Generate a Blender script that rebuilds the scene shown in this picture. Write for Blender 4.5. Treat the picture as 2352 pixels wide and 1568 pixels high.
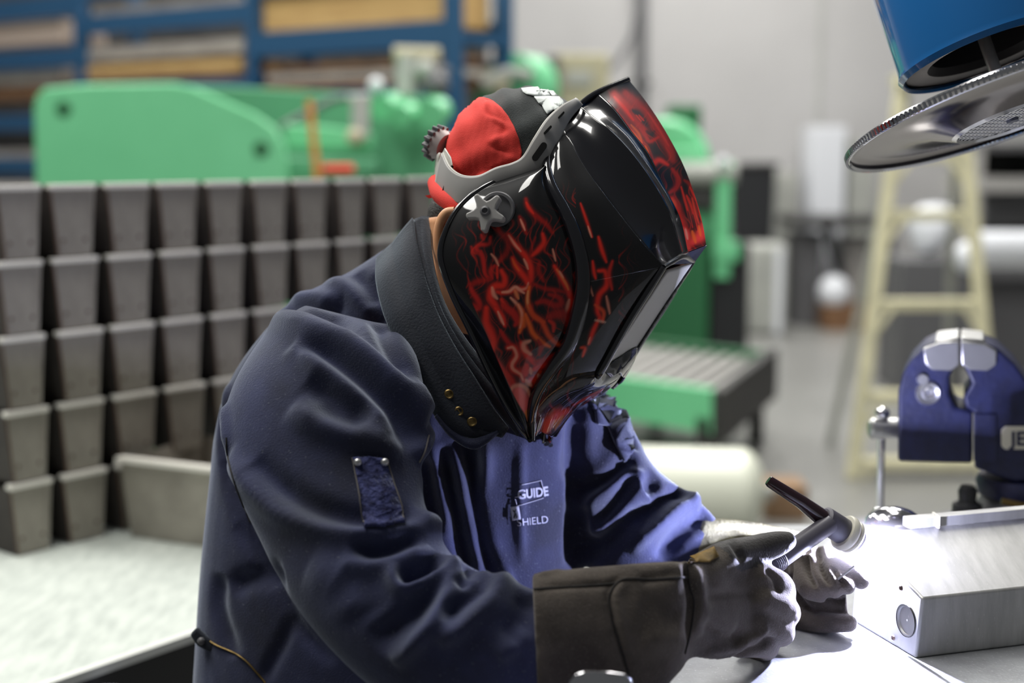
import bpy, bmesh, math, random
import numpy as np
from mathutils import Vector, Matrix
from mathutils.bvhtree import BVHTree
import openvdb
random.seed(7); rng = np.random.default_rng(7)
for o in list(bpy.data.objects): bpy.data.objects.remove(o)
S = bpy.context.scene
# ------------------------------------------------------------------ camera
F = 3267.0                       # focal length in pixels of the 2352 px wide frame (50 mm on 36 mm)
PITCH = math.radians(7.5); CAMZ = 1.4
cd = bpy.data.cameras.new('camera'); cam = bpy.data.objects.new('camera', cd); S.collection.objects.link(cam)
cam.location = (0, 0, CAMZ); cam.rotation_euler = (math.radians(90) - PITCH, 0, 0)
cd.sensor_width = 36; cd.lens = 50.0; cd.clip_end = 100; cd.clip_start = 0.05
cd.dof.use_dof = True; cd.dof.focus_distance = 1.285; cd.dof.aperture_fstop = 2.7
S.camera = cam
S.view_settings.view_transform = 'Standard'; S.view_settings.look = 'None'; S.view_settings.gamma = 1
S.view_settings.use_curve_mapping = False; S.view_settings.exposure = 0.0
# ------------------------------------------------------------------ world and the shop's lights
w = bpy.data.worlds.new('world'); S.world = w; w.use_nodes = True
w.node_tree.nodes['Background'].inputs[0].default_value = (0.95, 0.98, 1.0, 1)
w.node_tree.nodes['Background'].inputs[1].default_value = 0.085
def area(name, loc, sx, sy, power, col=(1, 1, 1), rot=(0, 0, 0)):
    l = bpy.data.lights.new(name, 'AREA'); l.shape = 'RECTANGLE'; l.size = sx; l.size_y = sy; l.energy = power; l.color = col
    o = bpy.data.objects.new(name, l); S.collection.objects.link(o); o.location = loc; o.rotation_euler = rot; return o
for i, (x, y) in enumerate([(-2.6, 2.2), (1.2, 4.6), (-2.5, 7.0), (2.6, 8.5), (-4.5, 10.5), (1.5, 11.5)]):
    area('ceiling_strip_light', (x, y, 5.2), 0.7, 3.6, [150, 190, 190, 200, 190, 200][i], (1.0, 0.98, 0.93))
area('ceiling_strip_light', (-0.9, 1.7, 4.6), 0.6, 2.6, 80, (1.0, 0.98, 0.93))

CT, ST = math.cos(PITCH), math.sin(PITCH)
def P(px, py, D):
    X = (px - 1176) / F * D; Y = (784 - py) / F * D
    return Vector((X, D * CT + Y * ST, CAMZ + Y * CT - D * ST))
def ray(px, py):
    v = P(px, py, 1.0) - Vector((0, 0, CAMZ)); return v.normalized()
def Pz(px, py, z):
    r = ray(px, py); t = (z - CAMZ) / r.z; return Vector((0, 0, CAMZ)) + r * t
def Py(px, py, y):
    r = ray(px, py); t = y / r.y; return Vector((0, 0, CAMZ)) + r * t
EYE = Vector((0, 0, CAMZ))
# ------------------------------------------------------------------ object helpers
ORG = {}
def tag(o, label=None, cat=None, group=None, kind=None):
    if label: o['label'] = label
    if cat: o['category'] = cat
    if group: o['group'] = group
    if kind: o['kind'] = kind
    return o
def thing(name, loc, label, cat, group=None):
    o = bpy.data.objects.new(name, None); S.collection.objects.link(o); o.location = loc; o.empty_display_size = .05
    ORG[o.name] = Vector(loc); return tag(o, label, cat, group)
def mkobj(name, verts, faces, mat, parent=None, smooth=True):
    me = bpy.data.meshes.new(name)
    org = ORG[parent.name] if parent else Vector((0, 0, 0))
    V = np.asarray([tuple(v) for v in verts], dtype=float) - np.array(org)
    me.from_pydata(V.tolist(), [], [list(map(int, f)) for f in faces]); me.update()
    if mat: me.materials.append(mat)
    if smooth: me.shade_smooth() if smooth is True else None
    o = bpy.data.objects.new(name, me); S.collection.objects.link(o)
    if parent: o.parent = parent
    ORG[o.name] = org
    return o
class MB:
    def __init__(s): s.v = []; s.f = []
    def add(s, vs, fs):
        n = len(s.v); s.v += [Vector(x) for x in vs]; s.f += [[i + n for i in f] for f in fs]; return s
    def box(s, lo, hi, M=None):
        x0, y0, z0 = lo; x1, y1, z1 = hi
        vs = [Vector(p) for p in [(x0,y0,z0),(x1,y0,z0),(x1,y1,z0),(x0,y1,z0),(x0,y0,z1),(x1,y0,z1),(x1,y1,z1),(x0,y1,z1)]]
        if M: vs = [M @ p for p in vs]
        return s.add(vs, [[0,3,2,1],[4,5,6,7],[0,1,5,4],[1,2,6,5],[2,3,7,6],[3,0,4,7]])
    def hexa(s, b, t):      # four bottom points, four top points
        return s.add(list(b) + list(t), [[0,3,2,1],[4,5,6,7],[0,1,5,4],[1,2,6,5],[2,3,7,6],[3,0,4,7]])
    def prism(s, pts, d):   # polygon extruded by vector d
        n = len(pts); pts = [Vector(p) for p in pts]; d = Vector(d)
        return s.add(pts + [p + d for p in pts], [list(range(n))[::-1], list(range(n, 2*n))] + [[i, (i+1) % n, n + (i+1) % n, n + i] for i in range(n)])
    def tube(s, pts, rad, n=16, cap=True):
        pts = [Vector(p) for p in pts]; rad = [rad]*len(pts) if not hasattr(rad, '__len__') else rad
        t0 = (pts[1]-pts[0]).normalized(); a = t0.orthogonal().normalized(); vs = []; fs = []
        for i, p in enumerate(pts):
            t = (pts[min(i+1, len(pts)-1)] - pts[max(i-1, 0)]).normalized()
            a = (a - t*a.dot(t)).normalized(); b = t.cross(a)
            for k in range(n):
                th = 2*math.pi*k/n; vs.append(p + (a*math.cos(th) + b*math.sin(th))*rad[i])
        for i in range(len(pts)-1):
            for k in range(n):
                fs.append([i*n+k, i*n+(k+1) % n, (i+1)*n+(k+1) % n, (i+1)*n+k])
        if cap: fs.append(list(range(n))[::-1]); fs.append([(len(pts)-1)*n+k for k in range(n)])
        return s.add(vs, fs)
    def lathe(s, prof, c, axis, n=48):   # prof: (distance along the axis, radius)
        c = Vector(c); ax = Vector(axis).normalized(); a = ax.orthogonal().normalized(); b = ax.cross(a); vs = []; fs = []
        for (h, r) in prof:
            for k in range(n):
                th = 2*math.pi*k/n; vs.append(c + ax*h + (a*math.cos(th)+b*math.sin(th))*r)
        for i in range(len(prof)-1):
            for k in range(n): fs.append([i*n+k, i*n+(k+1) % n, (i+1)*n+(k+1) % n, (i+1)*n+k])
        return s.add(vs, fs)
    def ball(s, c, r, n=20, M=None):
        c = Vector(c); vs = []; fs = []; m = n//2
        for i in range(m+1):
            for k in range(n):
                ph = math.pi*i/m; th = 2*math.pi*k/n; v = Vector((math.sin(ph)*math.cos(th), math.sin(ph)*math.sin(th), math.cos(ph)))*1.0
                v = Vector((v.x*r[0], v.y*r[1], v.z*r[2])) if hasattr(r, '__len__') else v*r
                vs.append(c + (M @ v if M else v))
        for i in range(m):
            for k in range(n): fs.append([i*n+k, (i+1)*n+k, (i+1)*n+(k+1) % n, i*n+(k+1) % n])
        return s.add(vs, fs)
    def build(s, name, mat, parent=None, bevel=0, smooth=True, fix=True):
        o = mkobj(name, s.v, s.f, mat, parent, False)
        if fix:
            bm = bmesh.new(); bm.from_mesh(o.data); bmesh.ops.remove_doubles(bm, verts=bm.verts, dist=1e-6)
            bmesh.ops.recalc_face_normals(bm, faces=bm.faces); bm.to_mesh(o.data); bm.free()
        if bevel:
            m = o.modifiers.new('bevel', 'BEVEL'); m.width = bevel; m.segments = 3; m.limit_method = 'ANGLE'; m.angle_limit = math.radians(35)
        if smooth:
            o.data.shade_smooth()
            try: o.data.set_sharp_from_angle(angle=math.radians(38))
            except Exception: pass
        return o
# ------------------------------------------------------------------ materials
def mat(name, col, rough=.5, metal=0, spec=.5, coat=0, sheen=0, nscale=0, namt=0, bump=0, bscale=200, emis=None, estr=0, col2=None, n2=None, sheencol=(1,1,1), stretch=None, attr=None, coatr=.05, detail=4):
    m = bpy.data.materials.new(name); m.use_nodes = True; nt = m.node_tree; b = nt.nodes['Principled BSDF']; L = nt.links.new
    b.inputs['Base Color'].default_value = (*col, 1); b.inputs['Roughness'].default_value = rough; b.inputs['Metallic'].default_value = metal
    b.inputs['Specular IOR Level'].default_value = spec; b.inputs['Coat Weight'].default_value = coat; b.inputs['Coat Roughness'].default_value = coatr
    b.inputs['Sheen Weight'].default_value = sheen; b.inputs['Sheen Tint'].default_value = (*sheencol, 1); b.inputs['Sheen Roughness'].default_value = .45
    tc = nt.nodes.new('ShaderNodeTexCoord'); src = tc.outputs['Object']
    if stretch:
        mp = nt.nodes.new('ShaderNodeMapping'); mp.inputs['Scale'].default_value = stretch; L(src, mp.inputs['Vector']); src = mp.outputs['Vector']
    if attr:
        at = nt.nodes.new('ShaderNodeAttribute'); at.attribute_name = attr; L(at.outputs['Color'], b.inputs['Base Color'])
    elif namt or col2:
        n = nt.nodes.new('ShaderNodeTexNoise'); n.inputs['Scale'].default_value = nscale or 20; n.inputs['Detail'].default_value = detail; n.inputs['Roughness'].default_value = .6
        L(src, n.inputs['Vector']); r = nt.nodes.new('ShaderNodeValToRGB')
        c2 = col2 or tuple(c*(1-namt) for c in col)
        r.color_ramp.elements[0].position = .35; r.color_ramp.elements[1].position = .65
        r.color_ramp.elements[0].color = (*c2, 1); r.color_ramp.elements[1].color = (*col, 1)
        L(n.outputs['Fac'], r.inputs['Fac']); L(r.outputs['Color'], b.inputs['Base Color'])
        if n2:   # a fine second layer of specks: (scale, threshold, colour, amount)
            q = nt.nodes.new('ShaderNodeTexNoise'); q.inputs['Scale'].default_value = n2[0]; q.inputs['Detail'].default_value = 2; L(src, q.inputs['Vector'])
            rr = nt.nodes.new('ShaderNodeValToRGB'); rr.color_ramp.elements[0].position = n2[1]; rr.color_ramp.elements[1].position = min(1, n2[1]+.08)
            rr.color_ramp.elements[0].color = (0,0,0,1); rr.color_ramp.elements[1].color = (n2[3],)*3 + (1,)
            mx = nt.nodes.new('ShaderNodeMix'); mx.data_type = 'RGBA'; mx.inputs[7].default_value = (*n2[2], 1)
            L(q.outputs['Fac'], rr.inputs['Fac']); L(rr.outputs['Color'], mx.inputs[0]); L(r.outputs['Color'], mx.inputs[6]); L(mx.outputs[2], b.inputs['Base Color'])
    if bump:
        q = nt.nodes.new('ShaderNodeTexNoise'); q.inputs['Scale'].default_value = bscale; q.inputs['Detail'].default_value = 3; L(src, q.inputs['Vector'])
        bp = nt.nodes.new('ShaderNodeBump'); bp.inputs['Strength'].default_value = bump; bp.inputs['Distance'].default_value = .002
        L(q.outputs['Fac'], bp.inputs['Height']); L(bp.outputs['Normal'], b.inputs['Normal'])
    if emis: b.inputs['Emission Color'].default_value = (*emis, 1); b.inputs['Emission Strength'].default_value = estr
    return m
def srgb(r, g, b):
    f = lambda c: (c/255/12.92) if c/255 <= .04045 else ((c/255+.055)/1.055)**2.4
    return (f(r), f(g), f(b))
M = {}
M['jacket'] = mat('navy_suede', (.043,.049,.110), .85, spec=.12, sheen=.75, sheencol=(.58,.64,.76), nscale=9, col2=(.025,.027,.048), bump=.35, bscale=700, n2=(420,.66,(.14,.15,.19),.5))
M['jacket_dark'] = mat('dark_navy_leather', (.030,.034,.045), .75, spec=.2, sheen=.5, sheencol=(.5,.6,.7), nscale=12, col2=(.014,.015,.022), bump=.3, bscale=500)
M['patch'] = mat('rough_navy_leather', (.06,.07,.2), .8, spec=.2, sheen=.5, sheencol=(.6,.65,.9), nscale=160, col2=(.012,.013,.05), bump=1.0, bscale=260)
M['glove'] = mat('brown_grey_suede', (.105,.09,.078), .9, spec=.1, sheen=.4, sheencol=(.8,.75,.7), nscale=26, col2=(.055,.047,.042), bump=.5, bscale=800, n2=(600,.6,(.16,.14,.12),.4))
M['glove_dark'] = mat('dark_glove_leather', (.035,.031,.03), .65, spec=.35, sheen=.25, nscale=30, col2=(.02,.018,.018), bump=.3, bscale=500)
M['ochre'] = mat('ochre_leather', (.22,.13,.02), .8, nscale=60, col2=(.06,.04,.01))
M['cream'] = mat('cream_canvas', srgb(140,137,108), .9, nscale=70, col2=srgb(108,105,84), bump=.6, bscale=400)
M['seam'] = mat('dark_seam', (.015,.013,.012), .8)
M['thread'] = mat('pale_thread', (.12,.11,.11), .8)
M['skin'] = mat('skin', srgb(240,185,140), .5, nscale=30, col2=srgb(228,165,120))
M['skin'].node_tree.nodes['Principled BSDF'].inputs['Subsurface Weight'].default_value = .15
M['skin'].node_tree.nodes['Principled BSDF'].inputs['Subsurface Radius'].default_value = (.01,.004,.002)
M['hair'] = mat('short_dark_hair', (.02,.017,.015), .6, bump=.8, bscale=500)
M['red'] = mat('red_cotton', (.86,.06,.045), .85, nscale=14, col2=(.80,.052,.04), bump=.2, bscale=900)
M['black_cotton'] = mat('black_cotton', (.035,.042,.042), .9, nscale=14, col2=(.022,.027,.027), bump=.3, bscale=900, sheen=.3)
M['white_print'] = mat('white_print', (.8,.85,.82), .7)
M['logo'] = mat('pale_print', (.45,.47,.6), .8)
M['gloss_art'] = mat('black_gloss_with_flames', (0,0,0), .5, spec=.1, coat=1.0, coatr=.03, attr='art')
M['gloss_art_soft'] = mat('satin_black_with_flames', (0,0,0), .5, spec=.1, coat=.5, coatr=.28, attr='art')
M['gloss'] = mat('black_gloss', (.006,.006,.009), .18, spec=.5, coat=1.0, coatr=.04)
M['gear'] = mat('grey_plastic', srgb(172,170,168), .45, spec=.4)
M['gear_dark'] = mat('dark_grey_plastic', srgb(95,95,98), .5)
M['gear_light'] = mat('light_grey_plastic', srgb(190,188,180), .35)
M['hole'] = mat('dark_hole', (.01,.01,.01), .9)
M['lens'] = mat('lens_cover', srgb(178,178,172), .35, spec=.3)
M['steel'] = mat('brushed_steel', srgb(205,205,205), .35, metal=.85, nscale=8, col2=srgb(180,180,180), stretch=(1,14,1))
M['sheet'] = mat('sheet_metal', srgb(190,190,188), .45, metal=.55, nscale=14, col2=srgb(170,170,168), n2=(260,.68,srgb(225,225,225),.6), stretch=(6,1,1))
M['chrome'] = mat('chrome', (.75,.75,.78), .12, metal=1)
M['disc'] = mat('polished_dish_metal', srgb(150,145,145), .14, metal=1.0)
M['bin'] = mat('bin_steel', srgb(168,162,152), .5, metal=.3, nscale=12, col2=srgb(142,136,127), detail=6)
M['bin_side'] = mat('shaded_rusty_steel', srgb(62,56,52), .7, nscale=20, col2=srgb(48,42,40))  # rusty sides, with the shade of the gaps darkened into the colour
M['bin_lip'] = mat('bin_lip_steel', srgb(240,236,228), .4, metal=.1)  # same steel made paler, top light put into the lip colour
M['rust'] = mat('rust_spot', srgb(84,66,58), .8)
M['rust_edge'] = mat('heat_tinted_edge', srgb(95,70,55), .6, metal=.3)
M['table'] = mat('pale_worktop', srgb(214,221,214), .6, nscale=24, col2=srgb(188,196,190), n2=(120,.6,srgb(215,222,215),.5), stretch=(3,.8,1), detail=8)
M['bench'] = mat('bench_steel', srgb(165,168,172), .55, metal=.25, nscale=30, col2=srgb(150,152,156), n2=(300,.62,srgb(200,200,205),.5), bump=.2, bscale=300)
M['trim'] = mat('white_trim', srgb(240,243,238), .3)
M['black'] = mat('black_paint', (.012,.013,.016), .5)
M['dark'] = mat('dark_grey', srgb(55,54,54), .6, nscale=6, namt=.3)
M['blue_duct'] = mat('blue_lacquer', srgb(20,105,175), .18, spec=.6, coat=1, coatr=.05)
M['vise'] = mat('dark_blue_hammer_paint', srgb(36,41,80), .5, nscale=50, col2=srgb(29,33,64), bump=.4, bscale=150)
M['torch'] = mat('grey_rubber', srgb(92,90,100), .45)
M['maroon'] = mat('maroon_plastic', srgb(48,22,32), .15, spec=.6, coat=.6)
M['ceramic'] = mat('white_ceramic', srgb(225,222,205), .35)
M['wall'] = mat('painted_wall', srgb(182,181,182), .8, nscale=1.5, col2=srgb(177,176,177))
M['floor'] = mat('polished_concrete', srgb(140,140,138), .32, nscale=1.2, col2=srgb(128,128,126), n2=(9,.62,srgb(160,160,156),.5))
M['green'] = mat('machine_green', srgb(118,206,152), .45, nscale=2, col2=srgb(110,198,144))
M['green_dark'] = mat('machine_dark_green', srgb(92,164,122), .5, nscale=3, col2=srgb(84,154,114))
M['green_deep'] = mat('machine_deep_green', srgb(38,100,62), .5)
M['rack'] = mat('rack_blue', srgb(38,80,116), .5)
M['wood'] = mat('plywood', srgb(208,172,112), .7, nscale=5, col2=srgb(188,150,96), stretch=(1,1,9))
M['wood_dark'] = mat('rough_timber', srgb(150,112,78), .8, nscale=7, col2=srgb(90,62,44), stretch=(1,1,6))
M['board'] = mat('pale_board', srgb(190,184,176), .7, nscale=5, col2=srgb(150,142,136), stretch=(1,1,9))
M['board_pink'] = mat('pinkish_board', srgb(200,180,165), .7)
M['ladder'] = mat('cream_fibreglass', srgb(220,215,180), .55, nscale=12, col2=srgb(200,196,165))
M['tank'] = mat('cream_enamel', srgb(232,236,220), .35)
M['cardboard'] = mat('cardboard', srgb(140,112,86), .8)
M['plastic_white'] = mat('white_film', srgb(225,228,235), .5)
M['panel'] = mat('grey_panel', srgb(176,178,172), .6, nscale=3, col2=srgb(160,162,158))
M['orange'] = mat('orange_wood', srgb(205,135,50), .6)
M['beige'] = mat('beige_paint', srgb(178,172,145), .6)
M['brass'] = mat('dull_brass', srgb(120,100,60), .4, metal=.8)
# ------------------------------------------------------------------ the room
def pbox(x0, y0, x1, y1, y, dep, mb=None, base=None):
    """box whose front face covers the picture area (x0,y0)-(x1,y1) at world depth y"""
    a = Py(x0, y1, y); b = Py(x1, y0, y); m = mb or MB()
    return m.box((a.x, y, a.z if base is None else base), (b.x, y + dep, b.z))
tag(MB().box((-9, -2.5, -.1), (9, 13.2, 0)).build('floor', M['floor'], smooth=False), kind='structure')
tag(MB().box((-9, 13.0, -.1), (9, 13.2, 6)).build('wall_back', M['wall'], smooth=False), kind='structure')
for i, px in enumerate([1178, 1878, 2330]):
    p = Py(px, 300, 13.0); tag(MB().box((p.x-.012, 12.985, 0), (p.x+.012, 13.0, 6)).build('trim_%d' % (i+1), M['panel'], smooth=False), kind='structure')
pa, pb_ = Py(1467, 200, 12.8), Py(1489, 0, 12.8)
t = thing('wall_conduit', (pa.x, 12.8, 0), 'dark vertical conduit running up the pale back wall above the helmet', 'pipe')
MB().tube([(pa.x+.04, 12.85, 0), (pa.x+.04, 12.85, 6)], .04).build('pipe', M['gear_dark'], t)
for z in (2.0, 3.2): MB().box((pa.x-.03, 12.84, z), (pa.x+.11, 13.0, z+.05)).build('clamp', M['dark'], t)
hp = [P(x, y, 11.5) for x, y in [(1340,215),(1375,185),(1420,140),(1452,85),(1470,20),(1475,-60),(1476,-160)]]
tag(MB().tube(hp, .022, 10).build('air_hose', M['gear_dark']), 'grey hose curving up beside the dark conduit on the back wall', 'hose')
# ------------------------------------------------------------------ blue storage rack, its sheets and timber
def rackD(px):            # distance of the rack's front along the sight line through column px
    k = (px - 1176) / F; s = (-.313 - k*7) / (1.43 + k); return 7 + s
def RP(px, py, back=0): return P(px, py, rackD(px) + back)
r0 = RP(178, 100); rk = thing('storage_rack', (r0.x, r0.y, 0), 'tall blue steel storage rack holding wooden sheets and boards', 'rack')
rdir = (RP(1032, 100) - RP(178, 100)); rdir.z = 0; rdir.normalize(); rn = Vector((-rdir.y, rdir.x, 0))
if rn.y < 0: rn = -rn
def upright(px, back, wd=.075):
    p = RP(px, 100) + rn*back; p.z = 0
    a = p - rdir*wd/2; b = p + rdir*wd/2; d = rn*.07
    return MB().prism([a, b, b + d, a + d], (0, 0, 3.6)).build('upright', M['rack'], rk)
for px in (-160, 178, 575, 1032): upright(px, 0)
for px in (178, 575, 1032): upright(px, .42)
def beam(x0, y0, x1, y1, h=.1, name='beam', m='rack', back=0):
    a = RP(x0, y0) + rn*back; b = RP(x1, y1) + rn*back; z = (a.z + b.z)/2; a.z = b.z = z - h/2; d = rn*.05
    return MB().prism([a, b, b + d, a + d], (0, 0, h)).build(name, M[m], rk)
beam(-160, 35, 178, 15, .13); beam(-160, 150, 178, 128, .12); beam(-160, 300, 178, 262, .1); beam(-160, 385, 178, 375, .1)
beam(178, 58, 575, 30, .11); beam(575, 100, 1032, 78, .13); beam(575, 92, 1032, 68, .12, back=.4); beam(575, 235, 1032, 225, .12); beam(178, 215, 575, 205, .12)
beam(575, -40, 1032, -70, .12); beam(178, -30, 575, -60, .12)
for z_ in (1.55, 1.95, 2.35): p_ = RP(1032, 100); p_.z = z_; MB().prism([p_+rn*.05, p_+rn*.42, p_+rn*.42+Vector((0,0,.05)), p_+rn*.05+Vector((0,0,.05))], rdir*.03).build('brace', M['rack'], rk)
def load(x0, y0, x1, y1, hpx, name, label, cat, m, back=.06, dep=.34, group=None, n=1):
    a = RP(x0, y0) + rn*back; b = RP(x1, y1) + rn*back; D = rackD((x0+x1)/2); h = hpx/F*D; z = (a.z+b.z)/2
    a.z = b.z = z; hh = h/n
    for k in range(n):
        mb = MB(); o = Vector((0, 0, k*hh)) + rdir*random.uniform(-.03, .03)*(n > 1); d = rn*dep
        mb.prism([a+o, b+o, b+o+d, a+o+d], (0, 0, hh*(.82 if n > 1 else 1)))
        ob = mb.build(name, M[m] if isinstance(m, str) else M[m[k % len(m)]], bevel=.006)
        tag(ob, label if n == 1 else label % ['lowest', 'second', 'third', 'topmost'][k if k < n-1 else 3], cat, group)
load(588, 82, 1012, 62, 100, 'plywood_crate', 'pale plywood crate side on the upper blue rack shelf, centre bay', 'crate', 'wood')
load(592, 205, 1010, 200, 66, 'timber_board', 'rough brown timber board, %s in the pile on the lower shelf of the centre bay', 'board', ['wood_dark', 'board', 'wood_dark'], n=3, group='timber on the lower centre shelf')
load(182, 205, 540, 188, 58, 'timber_board', 'tan timber board, %s in the pile left of the centre upright', 'board', ['wood_dark', 'wood'], n=2, group='timber left of the centre upright')
load(172, 140, 540, 118, 32, 'sheet_stack', 'pale grey sheets lying on tan boards left of the centre upright', 'sheets', 'board')
load(192, 34, 552, 8, 22, 'sheet_stack', 'pale grey panel at the very top left of centre on the rack', 'sheets', 'board')
load(-150, 112, 125, 100, 50, 'board_stack', 'pinkish white board stack with rounded end on the leftmost upper shelf', 'boards', 'board_pink')
load(-150, 200, 108, 192, 44, 'board_stack', 'dull beige board stack on the leftmost middle shelf', 'boards', 'board')
load(-150, 232, 160, 226, 26, 'timber_plank', 'dark brown plank low on the leftmost rack bay', 'plank', 'wood_dark')
load(-150, 345, 80, 338, 30, 'timber_plank', 'dark plank below the blue beam at far left', 'plank', 'dark')
load(-150, 372, 60, 366, 24, 'sheet_stack', 'pale sheet edge tilted at the far left behind the steel bins', 'sheets', 'board')
pbox(1060, 130, 1105, 200, 9.0, .4).build('carton', M['wood_dark']); tag(bpy.data.objects['carton'], 'brown carton in the shadow at the right end of the blue rack', 'carton')
pbox(1085, 0, 1125, 95, 9.2, .4).build('metal_cover', M['panel']); tag(bpy.data.objects['metal_cover'], 'grey metal cover hanging in the right end of the blue rack', 'cover')
pbox(-260, -120, 1120, 420, 10.4, .1).build('backing_board', M['dark']); tag(bpy.data.objects['backing_board'], 'dark backing boards closing the rear of the blue rack', 'board')
# ------------------------------------------------------------------ green press brake behind the bins
G = thing('sheet_metal_shear', (Py(400, 300, 5.2).x, 5.2, 0), 'bright green sheet metal machine with a broad chamfered side plate', 'machine')
def profile(pts, y, dep, name, m, parent, bevel=.01, base=None):
    pp = [Py(x, yy, y) for x, yy in pts]
    if base is not None:
        pp = [Vector((p.x, p.y, base)) if p.z < .35 else p for p in pp]
    return MB().prism(pp, (0, dep, 0)).build(name, M[m], parent, bevel=bevel)
profile([(80,400),(76,250),(82,222),(100,202),(200,193),(400,190),(440,198),(585,262),(628,292),(650,330),(657,380),(657,1200),(80,1200)], 5.2, .06, 'side_plate', 'green', G, base=0)
for x, y in ((146, 250), (600, 342)):
    c = Py(x, y, 5.2); MB().lathe([(-.008, .001), (-.008, .022), (.0, .03), (.004, .03)], c, (0, 1, 0), 24).build('bolt_hole', M['green_deep'], G)
profile([(420,196),(560,200),(760,212),(1010,222),(1010,1000),(420,1000)], 5.9, .35, 'front_panel', 'green_dark', G, base=0)
profile([(655,285),(760,290),(850,305),(850,345),(655,340)], 5.55, .2, 'clamp_beam', 'green', G)
profile([(655,360),(860,365),(860,400),(655,410)], 5.45, .2, 'table_ledge', 'green_dark', G)
for a, b, r in (((648,292), (760,232), .016), ((760,232), (800,222), .014), ((655,325), (830,318), .013)):
    MB().tube([P(*a, 5.6), P(*b, 5.6)], r).build('link_rod', M['gear_dark'], G)
c0, c1 = P(828, 225, 5.5), P(826, 318, 5.5); MB().tube([c0, c1], .036).build('air_cylinder', M['panel'], G)
MB().tube([P(800, 228, 5.5), P(850, 222, 5.5)], .016).build('fitting', M['panel'], G)
MB().ball(P(815, 315, 5.42), .034).build('fitting', M['beige'], G)
MB().ball(P(864, 196, 5.7), .032).build('lever_knob', M['plastic_white'], G)
MB().tube([P(866, 200, 5.7), P(880, 245, 5.8)], .012).build('lever', M['gear_dark'], G)
for x, y, r in ((890, 245, .05), (930, 262, .045), (1000, 258, .055)):
    MB().lathe([(-.05, .001), (-.05, r), (.05, r), (.05, .001)], P(x, y, 5.7), (.3, 1, .2), 28).build('gear_wheel', M['green'], G)
mt = thing('hydraulic_unit', P(965, 190, 6.1), 'grey hydraulic motor and valve cluster above the green machine', 'motor')
MB().tube([P(935, 220, 6.1), P(935, 130, 6.1)], .05).build('motor_body', M['panel'], mt)
MB().tube([P(905, 125, 6.1), P(1010, 128, 6.1)], .035).build('valve_block', M['beige'], mt)
MB().ball(P(978, 160, 6.05), .045).build('valve_cap', M['panel'], mt); MB().ball(P(1000, 195, 6.05), .06).build('valve_cap', M['gear_dark'], mt)
MB().tube([P(955, 150, 6.1), P(1030, 170, 6.1)], .03).build('hose_fitting', M['gear_dark'], mt)
a_=Py(702,228,4.9); b_=Py(716,228,4.9); c_=Py(734,400,4.9); k_=(c_.x-b_.x)/(c_.z-b_.z)
ob = MB().prism([a_, b_, Vector((b_.x-k_*b_.z, b_.y, 0)), Vector((a_.x-k_*b_.z, b_.y, 0))], (0,.03,0)).build('wooden_stick', M['orange']); tag(ob, 'orange wooden stick leaning in front of the green machine', 'stick')
ob = pbox(738, 378, 808, 398, 4.9, .1).build('red_clamp', M['red'], G, bevel=.01)
GB = thing('coil_feeder', (Py(1180, 300, 7.5).x, 7.5, 0), 'green wheeled machine with a dark curved guard behind the cap', 'machine')
MB().lathe([(-.12,.001),(-.12,.17),(.12,.17),(.12,.001)], P(1195, 200, 7.5), (.5,1,0), 36).build('wheel', M['green'], GB)
MB().tube([P(1105+i*21, 190-55*math.sin(math.pi*(i+1.2)/9), 7.45) for i in range(8)], .022).build('guard_rail', M['gear_dark'], GB)
MB().tube([P(1108+i*16, 200-34*math.sin(math.pi*(i+.6)/10), 7.3) for i in range(8)], .03).build('inner_rail', M['panel'], GB)
pbox(1108, 165, 1170, 205, 7.4, .3).build('side_box', M['beige'], GB); pbox(1090, 205, 1240, 400, 7.6, .4, base=0).build('pedestal', M['green_dark'], GB)
CB = thing('control_cabinet', (Py(1330, 300, 8.5).x, 8.5, 0), 'beige control cabinet with cables behind the welder\'s cap', 'cabinet')
pbox(1268, 122, 1400, 420, 8.5, .5, base=0).build('cabinet_body', M['beige'], CB, bevel=.02); pbox(1255, 128, 1285, 300, 8.45, .1).build('side_post', M['gear_dark'], CB)
pbox(1300, 160, 1360, 195, 8.48, .03).build('display_panel', M['panel'], CB)
# ------------------------------------------------------------------ green band saw right of the helmet
BS = thing('band_saw', (Py(1580, 400, 9.10).x, 9.10, 0), 'green band saw with dark lower body between helmet and black bin', 'saw')
pbox(1538, 240, 1612, 320, 9.10, .3).build('motor_box', M['green_deep'], BS, bevel=.02)
MB().lathe([(-.1,.001),(-.1,.25),(-.06,.275),(.06,.275),(.1,.25),(.1,.001)], P(1530, 372, 9.00), (.2,1,0), 40).build('wheel_cover', M['green'], BS)
pbox(1440, 340, 1625, 385, 8.90, .35).build('arm', M['green'], BS, bevel=.02)
MB().tube([P(1480, 398, 8.80), P(1690, 398, 8.80)], .07).build('guide_tube', M['panel'], BS)
pbox(1480, 425, 1690, 480, 8.85, .3).build('saw_head', M['dark'], BS, bevel=.01)
MB().ball(P(1660, 372, 8.65), .035).build('end_knob', M['plastic_white'], BS)
pbox(1642, 370, 1682, 640, 8.80, .12).build('post', M['green'], BS, bevel=.01)
pbox(1470, 480, 1640, 560, 8.90, .5).build('vise_block', M['green_dark'], BS, bevel=.02)
pbox(1460, 540, 1632, 790, 8.80, .6, base=0).build('base_cabinet', M['green_deep'], BS, bevel=.02)
pbox(1632, 560, 1722, 790, 8.85, .5, base=0).build('side_cabinet', M['black'], BS)
pbox(1640, 555, 1700, 600, 8.78, .08).build('handle_bracket', M['green'], BS, bevel=.01)
WB = thing('waste_bin', (Py(1730, 500, 11.6).x, 11.6, 0), 'black upright bin standing right of the green band saw', 'bin')
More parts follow.
